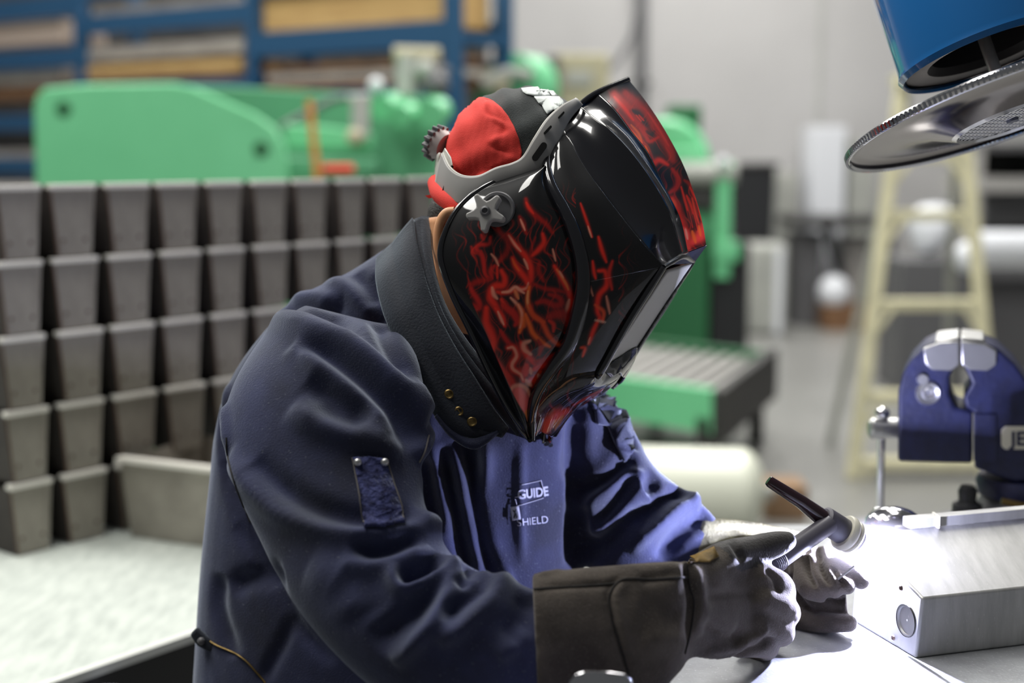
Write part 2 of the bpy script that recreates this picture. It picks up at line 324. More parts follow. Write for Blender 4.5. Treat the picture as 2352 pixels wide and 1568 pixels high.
b0, b1 = Py(1690, 640, 11.6), Py(1770, 640, 11.6); t0, t1 = Py(1678, 385, 11.6), Py(1784, 385, 11.6)
MB().hexa([b0, b1, b1+Vector((0,.4,0)), b0+Vector((0,.4,0))], [t0, t1, t1+Vector((0,.45,0)), t0+Vector((0,.45,0))]).build('bin_body', M['black'], WB, bevel=.02)
MB().box((t0.x-.02, 11.58, t0.z), (t1.x+.02, 12.08, t0.z+.04)).build('bin_rim', M['dark'], WB, bevel=.01)
MB().box((b0.x, 11.6, 0), (b1.x, 12.0, b0.z+.02)).build('plinth', M['dark'], WB)
# ------------------------------------------------------------------ pale panels, table and columns in the right background
ob = pbox(1735, 395, 1832, 560, 12.3, .4, base=0).build('filing_cabinet', M['panel'], bevel=.01); tag(ob, 'pale grey cabinet behind the black bin against the back wall', 'cabinet')
ob = pbox(1860, 290, 1945, 490, 12.3, .4, base=0).build('tall_panel', M['plastic_white'], bevel=.01); tag(ob, 'tall white panel standing left of the ladder by the back wall', 'panel')
ob = pbox(1947, 320, 2010, 500, 12.35, .4, base=0).build('tall_panel', M['panel'], bevel=.01); tag(ob, 'grey panel half hidden behind the ladder\'s left rail', 'panel')
WT = thing('work_table', (Py(1850, 600, 11.4).x, 11.4, 0), 'long table with a dark top and black leg left of the ladder', 'table')
pbox(1822, 500, 2060, 522, 11.4, .7).build('table_top', M['dark'], WT, bevel=.005)
MB().prism([Py(1888,522,11.45), Py(1912,522,11.45), Py(1950,655,11.45), Py(1930,655,11.45)], (0,.05,0)).build('leg', M['black'], WT)
pbox(1938, 650, 1952, 760, 11.45, .05, base=.2).build('leg', M['black'], WT); pbox(2040, 522, 2056, 760, 11.45, .05, base=0).build('leg', M['black'], WT)
pbox(1826, 535, 1890, 700, 11.6, .4, base=0).build('drawer_unit', M['gear_dark'], None, bevel=.01); tag(bpy.data.objects['drawer_unit'], 'mid grey drawer unit under the dark topped table', 'drawers')
ob = pbox(1940, 545, 2030, 700, 11.7, .35).build('storage_chest', M['gear'], bevel=.01); tag(ob, 'grey chest under the right half of the dark topped table', 'chest')
WC = thing('white_bollard', (Py(1765, 650, 11.0).x, 11.0, 0), 'white rounded cabinet standing behind the roller table', 'cabinet')
pbox(1716, 560, 1812, 790, 11.0, .35, base=0).build('cabinet_body', M['panel'], WC, bevel=.05); pbox(1778, 570, 1800, 770, 10.98, .03, base=.02).build('edge_strip', M['plastic_white'], WC)
bg = MB(); bg.ball(P(1916, 672, 11.45), (.13, .12, .14)); ob = bg.build('plastic_bag', M['plastic_white']); tag(ob, 'small white plastic bag on the pallet beside the black table leg', 'bag')
ob = pbox(1895, 702, 2035, 730, 11.3, .8, base=0).build('wooden_pallet', M['wood_dark']); tag(ob, 'low brown pallet on the floor beneath the table', 'pallet'); 
for v in ob.data.vertices: v.co.z -= max(0, 0)
def blob(name, pts, D, th, m, label, cat):
    c = sum((P(x, y, D) for x, y in pts), Vector())/len(pts); mb = MB(); n = len(pts)
    rim = [P(x, y, D) for x, y in pts]; vs = []; K = 7
    for s in (-1, 1):
        for k in range(K):
            t = k/K; f = math.cos(t*math.pi/2); off = Vector((0, s*th*math.sin(math.pi/2*t) if k else 0, 0))
            vs.append([c + (p-c)*f + off for p in rim])
    mb.v = [p for r in vs for p in r] + [c + Vector((0, -th, 0)), c + Vector((0, th, 0))]
    for s in (0, 1):
        for k in range(K-1):
            for i in range(n):
                a = (s*K+k)*n; b = a+n; mb.f.append([a+i, a+(i+1) % n, b+(i+1) % n, b+i])
        a = (s*K+K-1)*n
        for i in range(n): mb.f.append([a+i, a+(i+1) % n, 2*K*n+s])
    o = mb.build(name, M[m]); sb = o.modifiers.new('s', 'SUBSURF'); sb.levels = 1; sb.render_levels = 1
    return tag(o, label, cat)
blob('plastic_bag', [(2082,475),(2150,462),(2212,480),(2200,530),(2150,588),(2110,592),(2090,550)], 8.6, .12, 'plastic_white', 'white film bundle seen between the upper rungs of the ladder', 'bundle')
ob = pbox(2068, 597, 2226, 700, 8.3, .5, base=0).build('grey_crate', M['gear_dark'], bevel=.01); tag(ob, 'grey crate behind the ladder carrying the white film bundle', 'crate')
t = thing('film_roll', P(2300, 570, 7.6), 'fat white roll lying on its side right of the ladder', 'roll')
MB().tube([P(2235, 572, 7.6), P(2700, 575, 7.6)], .098, 28).build('wrapped_roll', M['plastic_white'], t); MB().ball(P(2225, 590, 7.6), .085).build('loose_end', M['plastic_white'], t)
SH = thing('steel_shelving', (Py(2400, 600, 8.8).x, 8.8, 0), 'grey steel shelving filling the background right of the ladder', 'shelving')
pbox(2250, 330, 2900, 345, 9.0, .8).build('shelf', M['gear_dark'], SH); pbox(2252, 408, 2900, 440, 8.95, .8).build('shelf', M['gear'], SH); pbox(2252, 615, 2900, 640, 8.95, .8).build('shelf', M['gear_dark'], SH)
pbox(2240, 330, 2900, 850, 9.8, .05, base=0).build('back_panel', M['dark'], SH); pbox(2260, 445, 2900, 520, 9.2, .5).build('grey_box', M['gear_dark'], SH, bevel=.01); pbox(2260, 640, 2900, 830, 9.1, .5, base=0).build('lower_cabinet', M['gear_dark'], SH)
pbox(2240, 330, 2256, 850, 8.98, .06, base=0).build('upright', M['gear'], SH)
# ------------------------------------------------------------------ roller table
z0 = .42; q = [Pz(1300, 858, z0), Pz(1640, 905, z0), Pz(1758, 822, z0), Pz(1470, 765, z0)]
RT = thing('roller_table', (q[0].x, q[0].y, 0), 'low roller table with grey rollers and a green side rail', 'conveyor')
ex = (q[1]-q[0]).normalized(); ey = (q[2]-q[1]); L1 = (q[1]-q[0]).length; W1 = ey.length; ey.normalize()
def rt(u, v, z): return q[0] + ex*u + ey*v + Vector((0, 0, z))
n = 9
for i in range(n):
    u = L1*(i+.5)/n; MB().tube([rt(u, .03, -.02), rt(u, W1-.03, -.02)], L1/n*.27, 14).build('roller', M['gear'], RT)
MB().hexa([rt(0,-.03,-.16), rt(L1,-.03,-.16), rt(L1,.03,-.16), rt(0,.03,-.16)], [rt(0,-.03,.02), rt(L1,-.03,.02), rt(L1,.03,.02), rt(0,.03,.02)]).build('side_rail', M['green'], RT)
MB().hexa([rt(0,W1-.03,-.12), rt(L1,W1-.03,-.12), rt(L1,W1+.03,-.12), rt(0,W1+.03,-.12)], [rt(0,W1-.03,.03), rt(L1,W1-.03,.03), rt(L1,W1+.03,.03), rt(0,W1+.03,.03)]).build('side_rail', M['green_deep'], RT)
MB().hexa([rt(L1,-.03,-.2), rt(L1+.05,-.03,-.2), rt(L1+.05,W1+.1,-.2), rt(L1,W1+.1,-.2)], [rt(L1,-.03,.02), rt(L1+.05,-.03,.02), rt(L1+.05,W1+.1,.04), rt(L1,W1+.1,.04)]).build('end_plate', M['dark'], RT)
for u, v in ((.15, 0), (.15, W1), (L1-.05, 0), (L1-.05, W1)):
    a = rt(u-.03, v-.03, 0); a.z = 0; MB().prism([a, a+ex*.07, a+ex*.07+ey*.07, a+ey*.07], (0, 0, z0-.1)).build('leg', M['dark'], RT)
MB().hexa([rt(0,.04,-.12), rt(L1-.02,.04,-.12), rt(L1-.02,W1-.04,-.12), rt(0,W1-.04,-.12)], [rt(0,.04,-.05), rt(L1-.02,.04,-.05), rt(L1-.02,W1-.04,-.05), rt(0,W1-.04,-.05)]).build('roller_gap_shade', M['black'], RT)  # black plate added so the gaps between the rollers look dark
# white tank and cardboard box on the floor
c = Py(1700, 1105, 5.2); c.z = .16
TK = thing('gas_tank', (c.x-.3, 5.2, 0), 'cream white cylinder lying on the floor behind the far arm', 'tank')
R_ = .158; prof = [(0,.001)] + [(R_*.55*(1-math.cos(a)), R_*math.sin(a)) for a in [math.pi/2*k/8 for k in range(1, 9)]]; Lt = .95
prof += [(Lt-R_*.55*(1-math.cos(a)), R_*math.sin(a)) for a in [math.pi/2*(8-k)/8 for k in range(0, 8)]] + [(Lt, .001)]
MB().lathe(prof, Vector((Py(1752, 1105, 5.2).x, 5.15, .16)), (-1, .12, 0)).build('tank_body', M['tank'], TK)
e = Vector((Py(1752, 1105, 5.2).x, 5.15, .16)); MB().tube([e+Vector((.03,0,0)), e+Vector((-.03,0,0))], .03).build('valve', M['panel'], TK)
a = Pz(1760, 1195, 0); ob = MB().box((a.x, a.y, 0), (a.x+.16, a.y+.2, .13)).build('cardboard_box', M['cardboard'], bevel=.004); tag(ob, 'small brown cardboard box on the floor beside the cream cylinder', 'box')
# ------------------------------------------------------------------ stepladder
LD = thing('stepladder', (Pz(1960, 1100, 0).x+.2, Pz(1960, 1100, 0).y, 0), 'cream fibreglass stepladder standing open behind the bench', 'ladder')
def lp(px, py, d=0):   # front plane of the ladder leans back with height
    y0 = Pz(1955, 1100, 0).y; p = Py(px, py, y0)
    for _ in range(4): p = Py(px, py, y0 + .22*p.z + d)
    return p
def bar(a, b, w_, d_, name, m='ladder', parent=None, bev=.004):
    a, b = Vector(a), Vector(b); t = (b-a).normalized(); s = Vector((1,0,0)); s = (s - t*s.dot(t)).normalized(); u = t.cross(s)
    pts = [a + s*sx*w_/2 + u*sy*d_/2 for sx, sy in ((-1,-1),(1,-1),(1,1),(-1,1))]
    return MB().prism(pts, b-a).build(name, M[m], parent, bevel=bev)
bar(lp(1957,1100), lp(2072,185), .055, .03, 'rail', parent=LD); bar(lp(2290,1100), lp(2205,185), .055, .03, 'rail', parent=LD)
bar(lp(2060,183), lp(2218,183), .05, .12, 'top_cap', parent=LD)
tp = lp(2066,190), lp(2216,190); MB().box((tp[0].x-.01, tp[0].y-.04, tp[0].z-.01), (tp[1].x+.01, tp[0].y+.12, tp[0].z+.04)).build('top_cap', M['ladder'], LD, bevel=.006)
for yy, xa, xb in ((350,2052,2222),(486,2034,2236),(692,2010,2256),(905,1984,2276),(1060,1962,2290)):
    a, b = lp(xa, yy), lp(xb, yy); h = .04
    s = MB().box((a.x, a.y-.01, a.z-h), (b.x, a.y+.09, a.z+.005)).build('step', M['ladder'], LD, bevel=.004)
    for sx, xe in ((1, xa), (-1, xb)):
        k0, k1 = lp(xe+sx*48, yy+8), lp(xe+sx*4 - (8 if sx > 0 else -8), yy+78); bar(k0, k1, .022, .012, 'brace', parent=s)
rb = .72
for xa, xb in ((1990, 2085), (2285, 2198)):
    a = lp(xa, 1080); bar((a.x, a.y+rb, 0), lp(xb, 210, .04), .035, .025, 'rear_rail', 'panel', LD)
for f in (.25, .5, .75): 
    a = lp(1990,1080); b = lp(2285,1080); a1 = lp(2085,210,.04); b1 = lp(2198,210,.04); a = Vector((a.x, a.y+rb, 0)).lerp(a1, f); b = Vector((b.x, b.y+rb, 0)).lerp(b1, f); bar(a, b, .02, .02, 'rear_brace', 'panel', LD)
# ------------------------------------------------------------------ left table with steel bins
TZ = .76
e0, e1 = Pz(110, 1568, TZ), Pz(435, 1455, TZ); ed = (e1-e0).normalized(); en = Vector((-ed.y, ed.x, 0)); 
if en.y < 0: en = -en
A = e0 - ed*1.3; B = e0 + ed*.95
TB = thing('layout_table', (e0.x, e0.y, 0), 'pale topped work table with a white edge carrying the steel bins', 'table')
MB().prism([A, B, B+en*2.2, A+en*2.2], (0,0,-.03)).build('table_top', M['table'], TB)
MB().prism([A+Vector((0,0,.004)), B+Vector((0,0,.004)), B-en*.012+Vector((0,0,.004)), A-en*.012+Vector((0,0,.004))], (0,0,-.012)).build('edge_trim', M['trim'], TB)
MB().prism([A-en*.010, B-en*.010, B+en*.03, A+en*.03], (0,0,-.10)).build('apron', M['black'], TB)
for v in bpy.data.objects['apron'].data.vertices: v.co.z -= .0085
for u, v in ((.1,.05),(2.1,.05),(.1,2.1),(2.1,2.1)):
    p = A + ed*u + en*v; p.z = 0; MB().prism([p, p+ed*.06, p+ed*.06+en*.06, p+en*.06], (0,0,TZ-.03)).build('leg', M['dark'], TB)
p = Pz(225, 1530, TZ) - en*.02; MB().box((p.x-.01, p.y-.012, TZ-.12), (p.x+.012, p.y, TZ-.02)).build('edge_clip', M['logo'], TB)
# bins
u_ = Vector((.63, .777, 0)).normalized(); n_ = Vector((u_.y, -u_.x, 0))   # along the stack, and out of its front
B0 = Pz(0, 1290, TZ); B0.z = TZ
def uu(px, py=520):       # position along the stack seen at column px
    r = ray(px, py); # solve EYE + r t = B0 + u s (in plan)
    a = np.array([[r.x, -u_.x], [r.y, -u_.y]]); b = np.array([B0.x, B0.y]); t, s = np.linalg.solve(a, b); return s
HB = (1.352 - TZ)/5
def bin_parts(W):
    root = thing('steel_bin', (0,0,0), 'x', 'bin'); h = HB; dp = .3; tw = W*.12
    def q(u, d, z): return u_*u - n_*d + Vector((0,0,z))
    body = MB()
    # tapered shell: front, sides, back, bottom (open top)
    o_ = None
    f = [q(tw, 0, 0.002), q(W-tw, 0, 0.002), q(W, 0, h-.006), q(0, 0, h-.006)]
    bk = [q(tw, dp, 0.002), q(W-tw, dp, 0.002), q(W, dp, h-.006), q(0, dp, h-.006)]
    body.add(f+bk, [[0,1,2,3],[5,4,7,6],[4,0,3,7],[1,5,6,2],[4,5,1,0]])
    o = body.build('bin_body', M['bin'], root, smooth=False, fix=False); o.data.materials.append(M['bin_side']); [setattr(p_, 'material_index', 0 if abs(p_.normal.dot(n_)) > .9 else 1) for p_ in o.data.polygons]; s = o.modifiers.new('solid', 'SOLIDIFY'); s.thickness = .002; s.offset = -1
    b2 = o.modifiers.new('b', 'BEVEL'); b2.width = .0025; b2.segments = 2
    MB().prism([q(0,-.006,h-.008), q(W,-.006,h-.008), q(W,.012,h-.008), q(0,.012,h-.008)], (0,0,.008)).build('rim_lip', M['bin_lip'], root, bevel=.0015)
    MB().prism([q(tw*.98,-.0008,.004), q(tw*.98+.004,-.0008,.004), q(.004,-.0008,h-.012), q(0.0,-.0008,h-.012)], n_*.0006).build('weld_edge', M['rust_edge'], root)
    for u in (tw+W*.14, W-tw-W*.14):
        MB().lathe([(0,.001),(0,.0035),(-.001,.0035)], q(u,-.0012,.028), n_, 12).build('rivet', M['rust'], root)
    return root
def copy_tree(o):
    c = o.copy(); S.collection.objects.link(c)
    for ch in o.children:
        d = ch.copy(); S.collection.objects.link(d); d.parent = c
    return c
cols = [(-130,-28),(-8,97),(120,228),(246,348),(368,462),(483,565),(583,664),(681,757),(776,840),(859,925),(943,1003),(1020,1078)]
word = ['outermost', 'first', 'second', 'third', 'fourth', 'fifth', 'sixth', 'seventh', 'eighth', 'ninth', 'tenth', 'eleventh']
rowword = ['top', 'second', 'third', 'fourth', 'bottom']
proto = None
W0 = .098
vis = {0: range(1, 11), 1: range(1, 10), 2: range(1, 7), 3: range(1, 6), 4: range(1, 4)}
for r in range(5):
    for ci, (xa, xb) in enumerate(cols):
        if ci not in vis[r]: continue
        s0, s1 = uu(xa), uu(xb-3); wd = s1 - s0
        if proto is None: proto = bin_parts(W0); o = proto
        else: o = copy_tree(proto)
        o.location = B0 + u_*(s0 + random.uniform(-.002,.002)) - n_*random.uniform(0,.005) + Vector((0, 0, HB*(4-r)))
        o.scale = (1, 1, 1); sc_ = wd/W0
        o.scale = (sc_, sc_, 1)
        o['label'] = 'grey steel bin in the %s row, %s column from the left' % (rowword[r], word[ci])
        o['group'] = 'tapered steel bins stacked on the pale table'
# long trays in front of the stack's far end
def tray(a, b, h, wd, label, z=TZ):
    a = Vector((a.x, a.y, z)); b = Vector((b.x, b.y, z)); d = (b-a).normalized(); nn = Vector((-d.y, d.x, 0)); nn = nn if nn.y > 0 else -nn
    t = thing('long_steel_tray', a, label, 'tray', 'long steel trays beside the stack')
    L = (b-a).length; q = lambda u, v, zz: a + d*u + nn*v + Vector((0,0,zz))
    m = MB().add([q(.01,.01,.001), q(L-.01,.01,.001), q(L-.01,wd,.001), q(.01,wd,.001), q(0,0,h), q(L,0,h), q(L,wd,h), q(0,wd,h)], [[0,3,2,1],[0,1,5,4],[1,2,6,5],[2,3,7,6],[3,0,4,7]])
    o = m.build('tray_body', M['bin'], t, smooth=False); s = o.modifiers.new('solid', 'SOLIDIFY'); s.thickness = .002
    MB().prism([q(-.004,-.008,h-.004), q(L,-.008,h-.004), q(L,.012,h-.004), q(-.004,.012,h-.004)], (0,0,.008)).build('rim_lip', M['bin_lip'], t, bevel=.001)
    return t
a = Pz(282, 1234, TZ); b = Pz(475, 1262, TZ); tray(a, a+(b-a)*1.9, .135, .22, 'long grey steel tray lying beside the stack, nearer of the two')
a2 = a + Vector((.16,.255,0)); tray(a2, a2+(b-a)*1.6, .155, .2, 'long grey steel tray behind the nearer tray, half hidden by the welder')
# ------------------------------------------------------------------ work bench
BZ = .95
BN = thing('work_bench', (.75, 1.25, 0), 'grey steel topped bench under the box and the vise', 'bench')
MB().box((.135, .72, BZ-.012), (1.5, 1.70, BZ)).build('bench_top', M['bench'], BN, bevel=.002)
MB().box((.14, .73, BZ-.09), (1.49, 1.69, BZ-.0125)).build('bench_frame', M['dark'], BN)
for x in (.17, 1.4):
    for y in (.76, 1.6): MB().box((x, y, 0), (x+.06, y+.06, BZ-.09)).build('leg', M['dark'], BN)
# ------------------------------------------------------------------ welded sheet metal box
A0 = Pz(2103, 1512, BZ); B0_ = Pz(1955, 1425, BZ); C0_ = Pz(2352, 1470, BZ)
be = (B0_-A0).normalized(); bs = Vector((be.y, -be.x, 0)); bs = bs if bs.x > 0 else -bs
BH = .055; BF = .087; BW = (B0_-A0).length; BL = .55
BX = thing('sheet_metal_box', A0, 'grey sheet metal box being welded on the bench', 'box')
def bq(u, v, z): return A0 + bs*u + be*v + Vector((0,0,z))
bx = MB(); tilt = .006
# thickness .0015 sheets: end face, long face, top, far side, other end
bx.hexa([bq(0,0,0), bq(BL,0,0), bq(BL,BW,0), bq(0,BW,0)], [bq(tilt,tilt*.3,BH), bq(BL,tilt*.3,BH), bq(BL,BW,BF), bq(tilt,BW,BF)]).build('box_body', M['sheet'], BX, bevel=.0022)
MB().prism([bq(.06, BW-.004, BF+.0005), bq(BL, BW-.004, BF+.0005), bq(BL, BW+.010, BF+.0005), bq(.06, BW+.010, BF+.0005)], (0,0,.010)).build('rear_flange', M['steel'], BX, bevel=.001)
for u in (.09, .2, .33): MB().box((-.001,-.001,0), (.001,.018,.0115), Matrix.Translation(bq(u, BW-.006, BF)) ).build('flange_joint', M['bin_lip'], BX)
hc = bq(0, .036, .029) - bs*.0
nrm = -bs
def onface(px, py):   # point of the end face behind a picture column/row
    r = ray(px, py); t = (A0-EYE).dot(nrm)/r.dot(nrm); return EYE + r*t + nrm*.0012
k = onface(2084, 1424)
MB().lathe([(-.001,.001),(-.001,.0125),(.0006,.0132),(.0006,.0146),(-.001,.0152)], k, nrm, 36).build('knockout_disc', M['sheet'], BX)
MB().lathe([(-.0005,.0146),(.0007,.0150),(-.0005,.0154)], k+nrm*.0004, nrm, 36).build('knockout_rim', M['dark'], BX)
for px, py in ((2071,1350),(2053,1464)):
    MB().lathe([(-.001,.0001),(.0004,.0019),(-.001,.0026)], onface(px, py), nrm, 14).build('spot_weld', M['rust'], BX)
# polished clamp next to the arc
cl = thing('bench_clamp', P(2055, 1208, 1.46), 'shiny domed clamp lit by the arc behind the box', 'clamp')
MB().ball(P(2052, 1205, 1.46), (.030,.026,.019)).build('clamp_dome', M['chrome'], cl)
q_ = P(2052, 1215, 1.46); MB().tube([(q_.x, q_.y, BZ), q_], .012).build('clamp_stem', M['steel'], cl)
q_ = P(2090, 1208, 1.45); MB().tube([P(2060,1196,1.45), P(2105,1222,1.44)], [.007,.005]).build('clamp_lever', M['black'], cl)
# ------------------------------------------------------------------ bench vise
VD = 1.63; VY = VD*CT
V = thing('bench_vise', (Py(2230, 1150, VY).x, VY, BZ), 'dark blue bench vise with a cream name plate bolted on the bench', 'vise')
vdir = ray(2205, 880); vdir.z = 0; vdir = vdir/vdir.y
def vprof(pts, dy0, dep, name, m, bev=.004, parent=None):
    return MB().prism([Py(x, y, VY+dy0) for x, y in pts], vdir*dep).build(name, M[m], parent or V, bevel=bev)
mj = vprof([(2062,1060),(2063,900),(2072,862),(2092,826),(2122,796),(2155,781),(2203,779),(2203,812),(2192,845),(2180,866),(2180,905),(2193,935),(2214,940),(2234,945),(2234,1064),(2165,1063)], 0, .085, 'moving_jaw', 'vise')
vprof([(2207,779),(2250,783),(2292,800),(2330,835),(2362,880),(2400,960),(2420,1105),(2330,1108),(2238,1075),(2236,946),(2218,938),(2212,912),(2232,880),(2216,846),(2207,812)], 0, .085, 'fixed_body', 'vise')
vprof([(2120,800),(2160,786),(2203,784),(2203,838),(2185,852),(2140,850),(2124,835)], -.006, .008, 'jaw_insert', 'steel', .002)
vprof([(2207,784),(2262,790),(2290,806),(2288,838),(2268,852),(2228,850),(2208,838)], -.006, .008, 'jaw_insert', 'steel', .002)
vprof([(2148,781),(2203,775),(2203,786),(2148,792)], .0, .086, 'jaw_top', 'steel', .002); vprof([(2207,775),(2262,781),(2262,792),(2207,786)], .0, .086, 'jaw_top', 'steel', .002)
vprof([(2236,950),(2290,950),(2290,1060),(2236,1060)], -.004, .01, 'slide_guide', 'vise', .002)
c = Py(2131, 902, VY); MB().lathe([(0,.001),(.004,.006),(.006,.0062),(.004,.008),(.006,.012),(.003,.014),(-.002,.0145)], c, (0,-1,0), 32).build('side_bolt', M['steel'], V)
c = Py(2117, 870, VY); MB().lathe([(0,.006),(.006,.006),(.006,.0001)], c, (0,-1,0), 20).build('set_screw', M['steel'], V)
yy = VY + .045
s0, s1 = Py(1996, 984, yy), Py(2075, 984, yy); MB().tube([s0, s0+Vector((.003,0,0)), s1], [.009,.0125,.0125], 28).build('screw_head', M['steel'], V)
hb = MB().tube([Py(2027, 945, yy), Py(2024, 1030, yy), Py(2022, 1172, yy)], .0046, 16).build('handle_bar', M['chrome'], V)
MB().ball(Py(2027, 950, yy-.002), .0088).build('handle_ball', M['chrome'], hb); MB().ball(Py(2022, 1178, yy), .0088).build('handle_ball', M['chrome'], hb)
c = Py(2352, 1100, VY+.04); MB().lathe([(-.018,.001),(-.018,.052),(-.004,.055),(.004,.052),(.004,.001)], c, (0,0,1)).build('swivel_disc', M['vise'], V)
cb = Vector((c.x, c.y, BZ)); MB().lathe([(0,.001),(0,.105),(.008,.105),(.022,.062),(c.z-BZ-.018,.045),(c.z-BZ-.018,.001)], cb, (0,0,1)).build('swivel_base', M['gear_dark'], V)
c = Py(2222, 1150, VY); MB().lathe([(-.02,.001),(-.02,.017),(-.004,.017),(0,.010),(.012,.011),(.018,.008),(.018,.001)], Vector((c.x, c.y, c.z)), (0,0,1), 24).build('lock_nut', M['black'], V)
MB().tube([(c.x, c.y, BZ), (c.x, c.y, c.z)], .009).build('lock_bolt', M['steel'], V)
MB().tube([Py(2300,1150,VY-.02), Py(2400,1172,VY-.03)], .004).build('lock_handle', M['brass'], V); MB().tube([Py(2298,1182,VY-.03), Py(2400,1185,VY-.03)], .005).build('lock_handle', M['brass'], V)
pts = [(2300,988),(2308,980),(2420,980),(2428,988),(2428,1024),(2420,1032),(2308,1032),(2300,1024)]
pl = vprof(pts, -.004, .005, 'name_plate', 'ceramic', .001)
def text_mesh(txt, size=1.0, bold=0):
    cu = bpy.data.curves.new('t', 'FONT'); cu.body = txt; cu.size = size; cu.offset = bold; cu.resolution_u = 4; o = bpy.data.objects.new('t', cu); S.collection.objects.link(o)
    dg = bpy.context.evaluated_depsgraph_get(); me = bpy.data.meshes.new_from_object(o.evaluated_get(dg)); vs = [v.co.copy() for v in me.vertices]; fs = [list(p.vertices) for p in me.polygons]
    bpy.data.objects.remove(o); bpy.data.meshes.remove(me); return vs, fs
vs, fs = text_mesh('JET', 1, .03); mb = MB(); mb.add([Py(2322+v.x*46, 1022-v.y*44, VY-.0045) for v in vs], fs); mb.build('plate_lettering', M['vise'], pl, fix=False, smooth=False)
# ------------------------------------------------------------------ extraction arm: blue duct, dish and mesh
ux = Vector((1, 0, 0)); uy = Vector((0, ST, CT)); uz = Vector((0, CT, -ST))      # picture right, up, forward
dc = P(2322, 265.4, 1.33)
th = .1393
axd = (-math.sin(.281)*ux + math.cos(.281)*uy)*math.cos(th) + uz*math.sin(th)*1.0   # duct axis, away from the work and slightly away from us
axd.normalize(); rr = 374/F*1.33
EX = thing('extraction_arm', dc, 'blue fume extraction duct with a tilted polished dish above the bench', 'fume extractor')
dish = [(-.001,.052),(-.0015,.054),(-.003,.057),(.006,.075),(.012,.10),(.014,.134),(.012,.147),(.0085,.152)]
mb = MB().lathe([(h*1.0, r) for h, r in dish], dc, axd, 128); o = mb.build('dish', M['disc'], EX, fix=True); s = o.modifiers.new('s','SOLIDIFY'); s.thickness = .0012
MB().lathe([(.0065,.1505),(.0045,.1525),(.0065,.1545),(.0105,.155),(.0125,.153)], dc, axd, 128).build('dish_rim', M['chrome'], EX)
kn = MB(); a_ = axd.orthogonal().normalized(); b_ = axd.cross(a_)
for k in range(200):
    t = 2*math.pi*k/200; rd = a_*math.cos(t) + b_*math.sin(t); tg = axd.cross(rd); p = dc + rd*.1538 + axd*.008
    kn.prism([p - tg*.0009 - axd*.003, p + tg*.0009 - axd*.003, p + tg*.0009 + axd*.003, p - tg*.0009 + axd*.003], rd*.0022)
tag(kn.build('rim_serration', M['chrome'], EX, fix=False, smooth=False), kind='stuff')
MB().lathe([(-.004,.051),(-.0065,.053),(-.004,.057),(-.001,.055)], dc, axd, 96).build('mesh_ring', M['chrome'], EX)
g = MB(); n = 21
for k in range(-n//2+1, n//2+1):
    d_ = k*.0075
    if abs(d_) < .051:
        h_ = math.sqrt(.052**2 - d_**2)
        for (p, q2) in ((a_, b_), (b_, a_)): g.tube([dc + p*d_ - q2*h_ - axd*.003, dc + p*d_ + q2*h_ - axd*.003], .0009, 6)
g.build('wire_mesh', M['chrome'], EX, fix=False)
MB().lathe([(.004,.0001),(.004,.0535)], dc, axd, 48).build('mesh_shade_disc', M['black'], EX)  # black disc added to stand in for the dark inside of the duct
MB().lathe([(-.006,.0001),(-.006,.0055),(0,.0065),(.004,.0065)], dc, axd, 20).build('centre_bolt', M['black'], EX)
MB().tube([dc+axd*.004, dc+axd*.10], .006).build('centre_rod', M['steel'], EX)
lip = .0624
o = MB().lathe([(lip,.0800),(lip-.002,.083),(lip+.002,.085),(lip+.008,.083),(.42,.083)], dc, axd, 96).build('duct', M['blue_duct'], EX, fix=True); s = o.modifiers.new('s','SOLIDIFY'); s.thickness = .0015; s.offset = 1
MB().lathe([(lip+.002,.0820),(lip+.003,.058),(lip+.010,.052),(.40,.052),(.40,.082)], dc, axd, 64).build('duct_liner', M['black'], EX)
MB().tube([dc+axd*.40, dc+axd*.46, dc+axd*.7+Vector((.25,.2,.25)), Vector((1.2,2.2,2.9)), Vector((1.2,2.2,5.4))], [.084,.088,.088,.088,.088], 32).build('arm_hose', M['black'], EX)
# ------------------------------------------------------------------ TIG torch, filler wire, arc
def edge_at(px):    # point of the box's welded top edge seen in column px
    best = min((abs(1176 + F*q.x/((q-EYE).dot(Vector((0, CT, -ST)))) - px), i) for i, q in enumerate([bq(tilt, BW*k_/200, BH + (BF-BH)*k_/200) for k_ in range(201)]))
    k_ = best[1]; return bq(tilt, BW*k_/200, BH + (BF-BH)*k_/200)
TP = edge_at(2016) - bs*.0024 + Vector((0, 0, .0002))
T = thing('tig_torch', P(1925, 1212, 1.30), 'grey welding torch with long back cap held in the right glove', 'torch')
MB().tube([P(1650,1420,1.215), P(1700,1368,1.242), P(1760,1306,1.268), P(1768,1298,1.27)], [.008,.0085,.0095,.0105], 24).build('cable_end', M['torch'], T)
MB().tube([P(1762,1304,1.27), P(1840,1248,1.295), P(1905,1203,1.318)], [.0092,.0090,.0088], 28).build('handle', M['torch'], T)
gp = MB()
for k in range(6): a = P(1768,1299,1.271).lerp(P(1840,1248,1.295), .04+k*.05); gp.lathe([(-.0008,.0098),(0,.0104),(.0008,.0098)], a, P(1840,1248,1.295)-P(1768,1299,1.271), 28)
gp.build('grip_ribs', M['torch'], T)
hc = P(1914, 1206, 1.326); hd = (TP - hc).normalized()
MB().tube([hc-hd*.014, hc-hd*.012, hc+hd*.012, hc+hd*.016], [.010,.0125,.0125,.011], 32).build('torch_head', M['torch'], T)
MB().tube([P(1764,1103,1.302), P(1768,1106,1.302), P(1840,1152,1.312), hc-hd*.010], [.0042,.0052,.0064,.0085], 28).build('back_cap', M['maroon'], T)
MB().lathe([(.012,.001),(.012,.0158),(.014,.0172),(.018,.0172),(.020,.0160),(.020,.001)], hc, hd, 40).build('gasket_ring', M['ceramic'], T)
